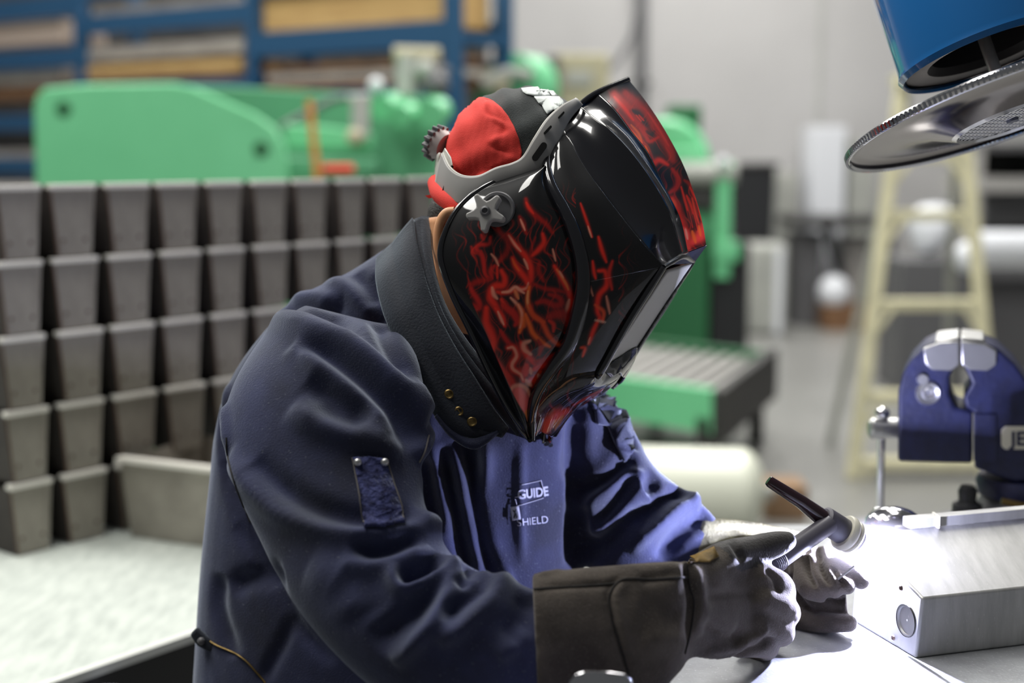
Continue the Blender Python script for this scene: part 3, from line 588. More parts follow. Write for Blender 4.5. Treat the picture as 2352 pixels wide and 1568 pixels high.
MB().lathe([(.0205,.001),(.0205,.015),(.022,.0162),(.0245,.0162),(.026,.0150),(.026,.001)], hc, hd, 40).build('gasket_ring', M['ceramic'], T)
MB().lathe([(.024,.0120),(.031,.0112),(.0325,.0104),(.031,.0085),(.026,.008)], hc, hd, 40).build('gas_cup', M['torch'], T)
MB().tube([hc+hd*.02, TP-hd*.006, TP-hd*.002], [.0014,.0014,.0003], 12).build('tungsten_electrode', M['steel'], T)
arcp = TP
ARC = thing('welding_arc', arcp, 'blinding white welding arc at the torch tip on the box edge', 'arc')
m = mat('arc_light', (1,1,1), emis=(.86,.86,1), estr=1500); MB().ball(arcp, (.0022,.0022,.0022), 16).build('arc_core', m, ARC)
vm = bpy.data.materials.new('arc_glow'); vm.use_nodes = True; nt = vm.node_tree; nt.nodes.remove(nt.nodes['Principled BSDF'])  # glow around the arc, added as a light-emitting volume
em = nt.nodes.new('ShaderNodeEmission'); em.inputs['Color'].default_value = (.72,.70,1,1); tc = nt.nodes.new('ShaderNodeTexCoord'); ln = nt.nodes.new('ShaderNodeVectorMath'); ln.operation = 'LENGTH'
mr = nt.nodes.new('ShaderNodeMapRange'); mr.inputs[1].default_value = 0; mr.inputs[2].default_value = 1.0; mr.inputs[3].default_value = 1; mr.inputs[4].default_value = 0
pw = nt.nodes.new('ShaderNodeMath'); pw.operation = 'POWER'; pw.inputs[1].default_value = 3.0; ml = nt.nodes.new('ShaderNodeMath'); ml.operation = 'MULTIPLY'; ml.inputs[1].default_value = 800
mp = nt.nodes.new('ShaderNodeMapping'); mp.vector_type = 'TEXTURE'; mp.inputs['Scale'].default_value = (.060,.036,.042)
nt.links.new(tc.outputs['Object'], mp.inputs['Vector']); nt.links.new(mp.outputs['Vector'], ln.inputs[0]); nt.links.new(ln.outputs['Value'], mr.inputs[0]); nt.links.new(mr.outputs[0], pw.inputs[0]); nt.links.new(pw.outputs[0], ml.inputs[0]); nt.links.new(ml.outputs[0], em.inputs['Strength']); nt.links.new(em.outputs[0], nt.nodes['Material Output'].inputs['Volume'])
MB().ball(arcp, (.060,.036,.042), 24).build('arc_glow_volume', vm, ARC)
pl_ = bpy.data.lights.new('arc_lamp', 'POINT'); pl_.energy = 62; pl_.color = (.66,.68,1.0); pl_.shadow_soft_size = .0025
po = bpy.data.objects.new('arc_lamp', pl_); S.collection.objects.link(po); po.parent = ARC; po.location = Vector((0, 0, 0))
MB().tube([TP+Vector((-.004,0,-.003)), P(1962,1300,1.325), P(1925,1330,1.33)], .0011, 8).build('filler_wire', M['steel'], None); tag(bpy.data.objects['filler_wire'], 'thin filler wire fed from the left glove into the arc', 'wire')
# rounded metal guard at the picture's bottom edge
gz = [(1305,1600),(1308,1566),(1322,1548),(1345,1541),(1400,1543),(1436,1548),(1450,1562),(1458,1600),(1460,1800),(1305,1800)]
GD = thing('metal_bracket', P(1380, 1700, 1.02), 'rounded polished metal bracket at the bottom edge below the gauntlet', 'bracket')
MB().prism([P(x, y, 1.03) for x, y in gz], uz*.004).build('bracket_plate', M['chrome'], GD, bevel=.0012)
q_ = P(1380, 1800, 1.03); MB().box((q_.x-.02, q_.y-.004, 0), (q_.x+.02, q_.y+.012, q_.z+.02)).build('stand_post', M['dark'], GD)
# ------------------------------------------------------------------ painted art: strokes laid into a surface's own colour
def crom(pts, n):
    p = np.asarray(pts, float); m = len(p)
    if m == 2: t = np.linspace(0, 1, n)[:, None]; return p[0]*(1-t) + p[1]*t
    q = np.vstack([2*p[0]-p[1], p, 2*p[-1]-p[-2]]); out = []
    ts = np.linspace(0, m-1, n)
    for t in ts:
        i = min(int(t), m-2); f = t-i; a, b, c, d = q[i], q[i+1], q[i+2], q[i+3]
        out.append(.5*((2*b) + (c-a)*f + (2*a-5*b+4*c-d)*f*f + (3*b-a-3*c+d)*f**3))
    return np.array(out)
DR, RD, OR, PK, HP, BK = (.32,.007,.004), (.82,.025,.010), (.92,.13,.014), (.92,.34,.22), (.92,.10,.10), (.004,.004,.005)
def A_(l): return [(1020+x*.1913, 440+y*.1913) for x, y in l]
def B_(l): return [(1040+x*.2041, 700+y*.2041) for x, y in l]
def C_(l): return [(1360+x*.255, 200+y*.255) for x, y in l]
ART = []   # (points, width, colour, opacity)
def st(pts, w, c, a=1.0, halo=True):
    if halo and c is not BK: ART.append((pts, w*1.7, DR, .42*a))
    ART.append((pts, w, c, a))
k = .1913
st(A_([(980,110),(1000,190),(1060,270),(1130,330),(1230,410),(1290,500)]), 7, DR); st(A_([(985,150),(1020,220),(1070,280)]), 5, RD, .8, False)
st(A_([(905,320),(940,400),(985,520)]), 6, DR); st(A_([(915,350),(945,420),(970,480)]), 3.5, PK, .75, False)
st(A_([(640,420),(670,500),(740,570),(775,650),(750,740),(690,820),(650,860)]), 8, (.4,.01,.006))
st(A_([(770,530),(830,620),(900,700),(970,780),(1020,870),(1040,960),(1030,1080),(990,1170),(870,1180),(720,1220),(640,1210)]), 9.5, RD); st(A_([(775,540),(850,650),(920,730)]), 4, PK, .8, False)
st(A_([(1180,520),(1195,620),(1130,710),(1040,790)]), 8, RD, .9)
st(A_([(820,810),(860,900),(920,980),(980,1060),(1010,1130)]), 10, RD); st(A_([(955,820),(985,880),(1005,940)]), 4, PK, .8, False); st(A_([(820,820),(850,890),(900,960)]), 3.5, OR, .7, False)
st(A_([(450,530),(478,590)]), 5, (.5,.012,.008)); st(A_([(560,560),(540,640),(430,650),(395,700),(460,780),(480,880),(500,1000),(560,1060)]), 6.5, (.5,.012,.008))
st(A_([(330,670),(360,740),(420,745)]), 4.5, DR); st(A_([(450,720),(475,820),(490,930)]), 5, (.5,.012,.008), .8, False)
st(A_([(570,760),(620,820),(655,900)]), 4, PK, .85); st(A_([(610,900),(565,960),(580,1050)]), 7, (.5,.012,.008)); st(A_([(640,900),(640,1050)]), 4.5, RD, .9, False)
st(A_([(690,960),(730,1050),(710,1130),(620,1140),(570,1190),(560,1280),(610,1360),(660,1450),(700,1560)]), 11, RD); st(A_([(580,1160),(600,1240),(640,1290)]), 6.5, PK, .8, False)
st(A_([(700,1215),(780,1205),(850,1155),(900,1185),(960,1225)]), 5.5, PK, .9); st(A_([(850,1190),(870,1240),(890,1290)]), 6.5, (.86,.22,.08), .9, False); st(A_([(1010,1100),(990,1160),(930,1180),(870,1150)]), 4, PK, .7, False)
st(A_([(800,1280),(870,1350),(930,1440),(935,1568)]), 5.5, PK, .9); st(A_([(1020,1150),(1000,1300),(1030,1430),(1100,1520),(1200,1568)]), 7.5, OR); st(A_([(1005,1200),(1000,1330),(1030,1430)]), 3.5, (.9,.38,.15), .8, False)
st(A_([(690,1300),(750,1400),(830,1470),(870,1560)]), 9, RD, .9)
st(A_([(320,1120),(340,1200),(400,1290),(430,1370),(380,1410),(290,1350)]), 8, (.55,.014,.01)); st(A_([(290,1350),(340,1400),(400,1410)]), 7, HP, .7, False)
st(A_([(1300,700),(1320,780),(1335,840)]), 3.5, PK, .8); st(A_([(1320,900),(1380,1000),(1440,1100),(1490,1200),(1520,1320),(1480,1450)]), 9, RD); st(A_([(1350,940),(1410,1030),(1460,1110),(1490,1180)]), 4.5, (.9,.2,.05), .9, False); st(A_([(1380,960),(1430,1040)]), 3, PK, .8, False); st(A_([(1500,1300),(1460,1450)]), 6, PK, .8, False)
st(A_([(1060,1110),(1200,1170),(1330,1185),(1450,1210)]), 6, DR); st(A_([(1110,1340),(1200,1320),(1330,1370),(1405,1340),(1370,1270),(1260,1240)]), 9, (.42,.01,.006)); st(A_([(1140,860),(1130,960),(1190,1080)]), 7, DR)
st(A_([(560,1060),(400,1090),(330,1130)]), 8, DR); st(A_([(1090,560),(1030,780),(1140,840)]), 4, DR, .6)
st(B_([(190,10),(300,40)]), 10, (.5,.012,.008)); st(B_([(240,160),(300,280),(330,370),(430,560),(560,730),(680,880)]), 11, (.7,.03,.03)); st(B_([(380,40),(380,200),(430,320),(460,420),(430,560)]), 13, RD)
st(B_([(480,40),(560,140),(585,240)]), 8, RD); st(B_([(510,80),(545,160),(575,225)]), 4.5, PK, .9, False); st(B_([(560,10),(680,90),(730,180),(700,230)]), 9, (.55,.014,.008))
st(B_([(740,10),(785,110),(780,200),(750,310)]), 9, OR); st(B_([(735,0),(775,90),(775,180),(755,260)]), 4.5, PK, .8, False)
st(B_([(860,10),(900,110),(990,180),(1030,250),(1080,350),(1160,430),(1240,470)]), 8, (.8,.07,.012)); st(B_([(815,110),(860,220),(900,320),(1000,420),(1090,470)]), 8, OR); st(B_([(790,150),(800,240)]), 12, OR, .6, False)
st(B_([(1080,140),(1150,110),(1250,110),(1310,190),(1310,300)]), 14, (.4,.01,.006)); st(B_([(1080,180),(1130,220),(1130,300)]), 7, RD, .8, False)
st(B_([(540,290),(600,390),(680,470)]), 7, (.5,.012,.008)); st(B_([(620,480),(690,480),(720,570),(670,660),(680,720),(760,770),(800,850)]), 12, RD, .9); st(B_([(620,485),(680,480),(718,570),(670,660),(680,720),(760,775),(790,840)]), 5.5, PK, .85, False)
st(B_([(770,430),(800,500),(850,580),(920,660)]), 12, RD); st(B_([(865,405),(800,435),(805,500),(875,555)]), 8, PK, .85, False); st(B_([(960,400),(990,470),(970,560)]), 7, (.4,.01,.006))
st(B_([(900,470),(905,500)]), 12, BK, .95)
st(B_([(930,640),(1050,620),(1150,560)]), 9, (.5,.012,.008)); st(B_([(900,730),(1000,690),(1110,670)]), 11, RD); st(B_([(560,740),(650,850),(650,960)]), 12, (.6,.02,.01)); st(B_([(830,680),(820,780)]), 14, RD, .9)
st(B_([(880,840),(950,850),(940,940)]), 16, RD); st(B_([(990,760),(960,860),(930,950)]), 12, (.85,.05,.012)); st(B_([(873,710),(880,775)]), 6, PK, .8, False); st(B_([(960,780),(978,830)]), 6, PK, .8, False); st(B_([(825,845),(875,900)]), 9, PK, .85, False)
st(B_([(600,900),(640,1050),(700,1200),(790,1340)]), 18, (.95,.09,.08)); st(B_([(740,960),(770,1080),(810,1200),(835,1340)]), 30, (1.0,.17,.15), .95); st(B_([(640,980),(680,915),(760,900),(830,940),(870,1030)]), 7, PK, .7, False); st(B_([(830,1200),(830,1390)]), 12, (.9,.25,.05), .9, False); st(B_([(710,1150),(820,1380)]), 8, (.95,.35,.25), .7, False)  # pinks at the panel bottom brightened as though lit by the arc
# front shell beside the ridge, chin oval
def D_(l): return l
st([(1333,468),(1346,505),(1360,545)], 4, (.6,.02,.01)); st([(1350,520),(1358,545)], 3, PK, .7, False)
st([(1374,545),(1382,575),(1392,602)], 6, RD, .9); st([(1361,600),(1364,625),(1368,640)], 5, RD); st([(1374,622),(1390,625),(1393,655),(1375,680),(1372,715),(1384,738)], 8, RD); st([(1406,600),(1398,630),(1405,665)], 5.5, (.6,.02,.01))
st([(1392,680),(1400,720)], 4, PK, .7); st([(1366,700),(1385,715),(1385,735)], 6, (.85,.08,.02), .9, False); st([(1352,650),(1362,680)], 3, PK, .6); st([(1376,730),(1362,760),(1352,790)], 6.5, RD); st([(1366,735),(1390,740)], 3.5, (.8,.5,.35), .7, False); st([(1355,775),(1350,790)], 3, PK, .8, False); st([(1334,798),(1343,800),(1338,818)], 5, (.85,.06,.02))
st([(1252,988),(1262,968),(1282,952),(1302,944)], 17, (.85,.06,.03)); st([(1258,990),(1275,965)], 7, (.9,.25,.05), .8, False); st([(1292,955),(1275,985)], 5, (.9,.3,.06), .8, False)
st([(1318,930),(1350,912),(1385,893)], 4, (.8,.06,.05), .9)
# forehead strip
st(C_([(90,150),(220,260),(300,360),(400,460),(470,570),(540,680)]), 13, (.5,.014,.008)); st(C_([(130,190),(230,270)]), 5, RD, .9, False); st(C_([(300,360),(390,450),(440,540)]), 7, OR, .8, False); st(C_([(440,560),(480,620),(530,700),(600,660),(680,700)]), 9, RD)
st(C_([(200,70),(320,190),(400,290),(470,400)]), 18, (.5,.014,.008)); st(C_([(200,90),(290,190),(370,300)]), 6, RD, .8, False); st(C_([(300,60),(430,180),(560,330),(640,450),(700,560),(725,660)]), 16, (.36,.01,.008)); st(C_([(500,230),(600,380),(690,530)]), 4, (.6,.03,.02), .9, False)
st(C_([(360,215),(420,250),(490,345)]), 13, BK, .95); st(C_([(395,255),(440,310)]), 3, RD, .8, False); st(C_([(420,255),(465,305)]), 3, RD, .8, False); st(C_([(490,400),(520,440),(560,400)]), 7, BK, .8)
st(C_([(430,370),(480,440),(520,490),(600,450)]), 6, (.5,.014,.008)); st(C_([(350,340),(420,420),(450,500)]), 4, OR, .6, False); st(C_([(480,530),(510,600)]), 4, OR, .7, False)
st(C_([(720,740),(770,820),(760,900),(700,950)]), 8, (.5,.014,.008)); st(C_([(830,840),(880,880),(920,1000)]), 5, DR)
st(C_([(720,1010),(750,1100),(800,1250),(850,1430)]), 16, RD); st(C_([(712,1020),(745,1070)]), 9, (.9,.1,.05), .9, False)
st(C_([(850,980),(900,1100),(950,1300)]), 5, RD); st(C_([(800,900),(850,1080),(900,1260)]), 4, RD); st(C_([(880,900),(950,1050),(985,1200)]), 4, RD); st(C_([(900,1000),(930,1130),(960,1230)]), 4, (.8,.05,.02))
st(C_([(830,1280),(850,1350),(870,1450)]), 14, (.85,.06,.04)); st(C_([(840,1280),(860,1370)]), 4, PK, .7, False); st(C_([(1000,1240),(980,1330),(900,1400)]), 18, (.8,.04,.03)); st(C_([(900,1300),(930,1400)]), 6, OR, .8, False); st(C_([(960,1250),(975,1340)]), 5, OR, .8, False)
for q in ((840,1190),(880,1260),(925,1290)): st(C_([(q[0]-20,q[1]-140),(q[0],q[1]-60),(q[0]+15,q[1])]), 3, BK, .9)
def paint(uv, mask=None):
    uv = np.asarray(uv); C = np.tile(np.array(BK), (len(uv), 1))
    r_ = np.random.default_rng(3)
    for pts, w_, c, a in ART:
        line = crom(pts, max(8, int(len(pts)*9))); n = len(line); lo = line.min(0)-w_*2; hi = line.max(0)+w_*2
        sel = np.where((uv[:,0] > lo[0]) & (uv[:,0] < hi[0]) & (uv[:,1] > lo[1]) & (uv[:,1] < hi[1]))[0]
        if not len(sel): continue
        q = uv[sel]; d = np.full(len(q), 1e9); s = np.zeros(len(q))
        for i in range(n-1):
            ab = line[i+1]-line[i]; t = np.clip(((q-line[i])@ab)/(ab@ab+1e-9), 0, 1); dd = np.hypot(*(q-line[i]-t[:,None]*ab).T)
            m_ = dd < d; d[m_] = dd[m_]; s[m_] = (i+t[m_])/(n-1)
        tp = w_*(.35+.65*np.sin(np.pi*np.clip(s*.86+.08, 0, 1))**.7)*.74
        al = a*np.exp(-(d/tp)**2.8)[:, None]
        C[sel] = C[sel]*(1-al) + np.array(c)*al
    X, Y = uv[:,0], uv[:,1]; near_ = np.zeros(len(uv))
    for pts, w_, c, a in ART:
        if c is DR: 
            l_ = crom(pts, 6)
            for q in l_: near_ = np.maximum(near_, np.exp(-(((X-q[0])**2+(Y-q[1])**2)/32**2)))
    near_ = near_*np.where((X > 1322) & (X < 1420) & (Y > 400), 0, 1)*np.clip((Y-(470 if X.max() < 1360 else 200))/60, 0, 1)
    wx = X + 9*np.sin(Y*.045+1.3) + 5*np.sin(Y*.11+X*.03); wy = Y + 8*np.sin(X*.06)
    for f_, ph, am in ((.115, .4, .55), (.17, 2.1, .45), (.075, 4.0, .6)):
        n_ = np.sin(wx*f_ + ph + 1.7*np.sin(wy*.028+ph) + .8*np.sin(wy*.07+wx*.02)); al = (am*near_*np.exp(-(n_/.16)**2)*np.clip(.5+.8*np.sin(wy*.05+wx*.04+ph), 0, 1))[:, None]
        C = C*(1-al) + np.maximum(C, np.array((.62,.02,.008)))*al
    if mask is not None: C = C*mask[:, None] + np.array(BK)*(1-mask[:, None])
    return C
def set_art(o, C):
    at = o.data.color_attributes.new('art', 'FLOAT_COLOR', 'POINT'); at.data.foreach_set('color', np.hstack([C, np.ones((len(C), 1))]).astype(np.float32).ravel())
# ------------------------------------------------------------------ helmet
HM = thing('welding_helmet', P(1300, 560, 1.33), 'glossy black welding helmet painted with red flames on the welder\'s head', 'helmet')
Sv = (-.186*ux + .11*uy*1.0 - 1.0*uz)     # picture right, up, forward: the helmet's right-hand side, facing us
Sv = (Sv.x*Vector((1,0,0)) + Sv.y*Vector((0,1,0)) + Sv.z*Vector((0,0,1))).normalized()
CM = P(1120, 490, 1.365)
def midD(px, py):
    r = P(px, py, 1.0) - EYE; return (CM-EYE).dot(Sv)/r.dot(Sv)
def mirror(v):
    return v - Sv*(2*(v-CM).dot(Sv))
K3 = [(1262,340,1.292),(1257,385,1.275),(1268,430,1.262),(1295,480,1.252),(1318,530,1.246),(1335,590,1.244),(1340,650,1.244),(1332,710,1.246),(1308,790,1.252),(1270,845,1.258),(1240,890,1.264),(1224,930,1.27),(1219,965,1.276),(1221,1010,1.285)]
K2 = [(1286,288,1.305),(1310,325,1.288),(1345,385,1.273),(1383,438,1.262),(1428,497,1.256),(1480,562,1.252),(1524,613,1.256),(1490,665,1.258),(1440,745,1.262),(1385,845,1.268),(1345,885,1.274),(1300,915,1.282),(1262,945,1.29),(1244,992,1.298)]
K1 = [(1329,243,1.318),(1362,268,1.303),(1400,296,1.293),(1448,345,1.286),(1495,408,1.282),(1538,485,1.280),(1567,582,1.283),(1545,612,1.286),(1478,718,1.289),(1405,832,1.293),(1382,882,1.297),(1330,915,1.301),(1285,950,1.305),(1262,1000,1.31)]
KA = [(1372,212,1.332),(1412,250,1.318),(1450,300,1.308),(1492,355,1.300),(1525,425,1.296),(1562,500,1.293),(1580,578,1.296)]
C0 = [(1443,182),(1487,237),(1532,307),(1571,382),(1598,455),(1614,515),(1622,562),(1590,598),(1505,735),(1460,800),(1428,860),(1385,893),(1322,940),(1268,1005)]
C0 = [(x, y, midD(x, y)-.0005) for x, y in C0]
def surf(name, cols, nr, nc, m, parent, bulge=0, art=None, solid=.0022, mir=True, pw=1.0, sharp=False):
    """sheet through column curves given as (picture x, picture y, distance); returns vertex grid"""
    cs = [crom(c, nr) for c in cols]; seg = len(cols)-1; V = []; UV = []
    for i in range(nr):
        for s in range(seg):
            for j in range(nc + (s == seg-1)):
                t = j/nc; a = cs[s][i]; b = cs[s+1][i]; p = a*(1-t)+b*t
                v = P(*p[:3]); v = v + (-uz)*bulge*math.sin(math.pi*t)**pw; V.append(v); UV.append(p[:2])
    w_ = nc*seg+1; Fc = [[i*w_+j, i*w_+j+1, (i+1)*w_+j+1, (i+1)*w_+j] for i in range(nr-1) for j in range(w_-1)]
    Fc = [f[::-1] for f in Fc]
    o = mkobj(name, V, Fc, M[m], parent)
    if art: set_art(o, art(np.array(UV)))
    if solid: s = o.modifiers.new('s', 'SOLIDIFY'); s.thickness = solid; s.offset = -1
    if mir:
        o2 = mkobj(name, [mirror(v) for v in V], [f[::-1] for f in Fc], M[m], parent)
        if art: set_art(o2, art(np.array(UV)))
        if solid: s = o2.modifiers.new('s', 'SOLIDIFY'); s.thickness = solid; s.offset = -1
    return o
surf('front_shell', [K3[:7], K2[:7]], 200, 90, 'gloss_art', HM, .004, paint)
surf('front_shell_facet', [K2[:7], K1[:7]], 120, 24, 'gloss', HM, -.0035)
surf('brow_facet', [K1[:7], KA], 120, 16, 'gloss', HM, -.002)
surf('forehead_panel', [KA, C0[:7]], 220, 80, 'gloss_art_soft', HM, .002, paint)
surf('cheek_shell', [K3[6:], K2[6:]], 200, 90, 'gloss_art', HM, .004, paint)
# brow lip under the forehead, lens recess and lens
surf('brow_lip', [KA[5:7]+[(1572,592,1.296)], [C0[5], C0[6], (1594,602,1.325)]], 3, 4, 'gloss', HM, 0) if False else None
def quad(name, pts, m, parent, mir=True, solid=.002, sub=1):
    o = mkobj(name, [P(*p) for p in pts], [[3,2,1,0]], M[m], parent, False)
    if solid: s = o.modifiers.new('s','SOLIDIFY'); s.thickness = solid; s.offset = 0
    if mir:
        o2 = mkobj(name, [mirror(P(*p)) for p in pts], [[0,1,2,3]], M[m], parent, False)
        if solid: s = o2.modifiers.new('s','SOLIDIFY'); s.thickness = solid; s.offset = 0
quad('brow_lip', [(1524,613,1.257),(1567,582,1.283),(1580,578,1.296),(1545,606,1.275)], 'gloss', HM)
quad('brow_lip', [(1545,606,1.276),(1580,578,1.297),(1622,562,midD(1622,562)),(1592,603,midD(1592,603))], 'gloss', HM)
lu, ll = [(1545,612,1.282),(1406,832,1.287)], [(1592,603,midD(1592,603)-.001),(1462,800,midD(1462,800)-.001)]
surf('lens_cover', [[(1534,622,1.270),(1470,718,1.273),(1386,846,1.277)], [(1590,606,midD(1590,606)-.002),(1530,695,midD(1530,695)-.002),(1464,796,midD(1464,796)-.002)]], 24, 12, 'lens', HM, 0, None, .002)
# bezels around the lens (near and outer edge)
for pts, r, n_ in (([(1524,613,1.256),(1490,665,1.257),(1440,745,1.260),(1385,845,1.266),(1372,868,1.27)], [.0028,.0036,.0036,.0036,.0022], 'lens_bezel'), ([(1592,600,midD(1592,600)),(1530,692,midD(1530,692)),(1463,798,midD(1463,798))], [.0024,.003,.0026], 'lens_outer_bezel'), ([(1524,613,1.256),(1567,590,1.286),(1592,600,midD(1592,600))], [.0022,.0022,.0022], 'lens_top_bezel')):
    c = crom(pts, 40); rr_ = np.interp(np.linspace(0, 1, 40), np.linspace(0, 1, len(r)), r); pp = [P(*q) for q in c]
    MB().tube(pp, list(rr_), 14).build(n_, M['gloss'], HM); MB().tube([mirror(p) for p in pp], list(rr_), 14).build(n_, M['gloss'], HM)
# chin: rounded housing below the lens and lower front
surf('chin_shell', [K2[9:], K1[9:], C0[9:]], 60, 16, 'gloss_art', HM, .003, paint)
surf('sensor_housing', [[(1386,846,1.277),(1392,858,1.281),(1400,868,1.287)], [(1432,815,1.300),(1430,838,1.300),(1425,855,1.300)], [(1466,792,midD(1466,792)),(1460,822,midD(1460,822)),(1430,866,midD(1430,866))]], 20, 10, 'gloss', HM, .003)
# rolled ridge along the front shell's rear border
c = crom(K3, 90); rr_ = np.interp(np.linspace(0,1,90), [0,.1,.3,.55,.8,.92,1], [.0035,.0055,.0065,.0075,.0055,.005,.003])
pp = [P(x-0, y, D+.003) for x, y, D in c]
MB().tube(pp, list(rr_), 20).build('shell_ridge', M['gloss'], HM); MB().tube([mirror(p) for p in pp[:82]], list(rr_[:82]), 20).build('shell_ridge', M['gloss'], HM)
# side panel behind the ridge
RE = [(1250,384,1.290),(1190,398,1.284),(1130,420,1.279),(1085,447,1.275),(1048,484,1.271),(1024,530,1.267),(1012,575,1.264),(1018,618,1.262),(1044,685,1.262),(1080,758,1.264),(1120,845,1.268),(1160,925,1.274),(1195,980,1.28),(1219,1010,1.287)]
K3b = [(x-4, y, D+.008) for x, y, D in K3[1:]]
K3b = [tuple(q) for q in crom(K3b, 14)]
def side_mask(uv):
    # flames stop where the black rolled border begins
    edge = crom([(a, b) for a, b, _ in RE[6:]], 200); d = np.min(np.hypot(uv[:,None,0]-edge[None,:,0], uv[:,None,1]-edge[None,:,1]), axis=1) if len(uv) < 200000 else None
    wid = np.interp(uv[:,1], [560,650,800,950,1010], [34,34,30,26,10])
    return np.clip((d-wid)/3+.5, 0, 1)
def paint_side(uv):
    C = paint(uv); out = np.empty(len(uv))
    for i in range(0, len(uv), 8000): out[i:i+8000] = side_mask(uv[i:i+8000])
    return C*out[:, None] + np.array(BK)*(1-out[:, None])
REm = [(a+ (0 if i == 0 else 0), b, D) for i, (a, b, D) in enumerate(RE)]
surf('side_panel', [REm, K3b], 330, 170, 'gloss_art', HM, .016, paint_side, pw=.8)
c = crom(RE, 80); pp = [P(*q) for q in c]
rr_ = np.interp(np.linspace(0,1,80), [0,.3,.5,.8,1], [.0022,.0025,.003,.0034,.003])
MB().tube(pp, list(rr_), 14).build('panel_rim', M['gloss'], HM); MB().tube([mirror(p) for p in pp], list(rr_), 14).build('panel_rim', M['gloss'], HM)
# top rim of the shell
c = crom([K3[0], K2[0], K1[0], KA[0], C0[0]], 40); pp = [P(*q) for q in c]; pp2 = [mirror(p) for p in pp]
MB().tube(pp, .0026, 12).build('top_rim', M['gloss'], HM); MB().tube(pp2, .0026, 12).build('top_rim', M['gloss'], HM)
# adjusting star knob on the side
kc = P(1120, 491, 1.247); kd = (Sv + ux*.03).normalized()
ka = (ux - kd*ux.dot(kd)).normalized(); kb = kd.cross(ka)
ka = (ka*math.cos(.35) + kb*math.sin(.35)); kb = kd.cross(ka)
MB().lathe([(-.006,.001),(-.006,.0158),(.000,.0158),(.0015,.0148),(.0015,.0125),(-.001,.012),(-.001,.001)], P(1142,480,1.250), kd, 48).build('knob_base', M['gear_dark'], HM)
pts = []
for i in range(5):
    t0_ = 2*math.pi*i/5 + math.radians(100); 
    for dt, r in ((-.13,.0172),(0,.0176),(.13,.0172),(.34,.0110),(.628,.0088),(.92,.0110)): pts.append(kc + ka*r*math.cos(t0_+dt) + kb*r*math.sin(t0_+dt))
kn = MB().prism(pts, kd*.012).build('star_knob', M['gear'], HM, bevel=.0012)
MB().lathe([(.0125,.0001),(.0125,.0016),(.0145,.0028),(.013,.0046),(.0122,.0046)], kc, kd, 24).build('knob_screw', M['gear_dark'], kn)
# headband: grey plastic strap round the cap
bandU = [(1018,352,1.335),(1034,385,1.310),(1062,404,1.293),(1100,405,1.283),(1140,387,1.279),(1178,376,1.279),(1203,360,1.279),(1228,318,1.282),(1256,276,1.290),(1290,245,1.300),(1322,228,1.312)]
bandL = [(1000,432,1.345),(1025,452,1.320),(1055,466,1.300),(1095,468,1.288),(1140,440,1.283),(1185,425,1.282),(1222,412,1.282),(1258,380,1.284),(1284,320,1.292),(1306,275,1.302),(1335,240,1.314)]
o = surf('headband', [bandU, bandL], 90, 14, 'gear', HM, .002, None, .002)
c = crom(bandU, 90); MB().tube([P(x, y, D-.0005) for x, y, D in c], .0013, 10).build('band_edge', M['gear_light'], HM)
def slot(px, py, D, ln_, w_, ang):
    a = P(px - math.cos(ang)*ln_/2, py + math.sin(ang)*ln_/2, D); b = P(px + math.cos(ang)*ln_/2, py - math.sin(ang)*ln_/2, D); dd = (b-a).normalized(); s = dd.cross(uz).normalized(); r = w_/2/F*D; pts = []
    for e, sg in ((b, 1), (a, -1)):
        for k in range(9): t = -math.pi/2 + math.pi*k/8; pts.append(e + dd*(sg*math.cos(t)*r) + s*(sg*math.sin(t)*r))
    return MB().prism([p_ - uz*.003 for p_ in pts], uz*.004).build('band_slot', M['hole'], HM, smooth=False)
slot(1239, 349, 1.2795, 34, 15, math.radians(55)); slot(1258, 299, 1.2835, 20, 5, math.radians(47)); slot(1289, 265, 1.293, 16, 4, math.radians(47))
# rear buckle and ratchet knob
MB().prism([P(x, y, D) for x, y, D in ((1022,338,1.333),(1036,360,1.318),(1040,378,1.310),(1015,440,1.322),(1000,425,1.345),(1000,385,1.348))], uz*.006).build('rear_buckle', M['gear_light'], HM, bevel=.0015)
MB().prism([P(x, y, D) for x, y, D in ((1036,379,1.3085),(1042,381,1.3085),(1020,442,1.320),(1014,440,1.320))], uz*.003).build('buckle_slot', M['hole'], HM, bevel=.0005)
rk0, rk1 = P(1024, 338, 1.375), P(990, 322, 1.385); ax_ = (rk1-rk0).normalized(); mb = MB()
mb.lathe([(0,.001),(0,.013),(.009,.0155)], rk0, ax_, 36)
pts = []
aa = ax_.orthogonal().normalized(); ab = ax_.cross(aa)
for i in range(60):
    t = 2*math.pi*i/60; r = .0165 + .0016*(1 if i % 4 < 2 else -1); pts.append(rk0 + ax_*.008 + (aa*math.cos(t)+ab*math.sin(t))*r)
mb2 = MB().prism(pts, ax_*.008).build('ratchet_knob', M['gear_dark'], HM, bevel=.001)
mb.build('ratchet_housing', M['gear'], HM)
c = crom([(1000,400,1.40),(985,380,1.42),(990,350,1.43),(1010,335,1.44)], 12); surf('rear_band', [[(1008,350,1.345),(1000,360,1.39),(1010,370,1.44)], [(1000,425,1.345),(995,430,1.39),(1005,435,1.44)]], 20, 6, 'gear_light', HM, 0, None, .002, mir=False)
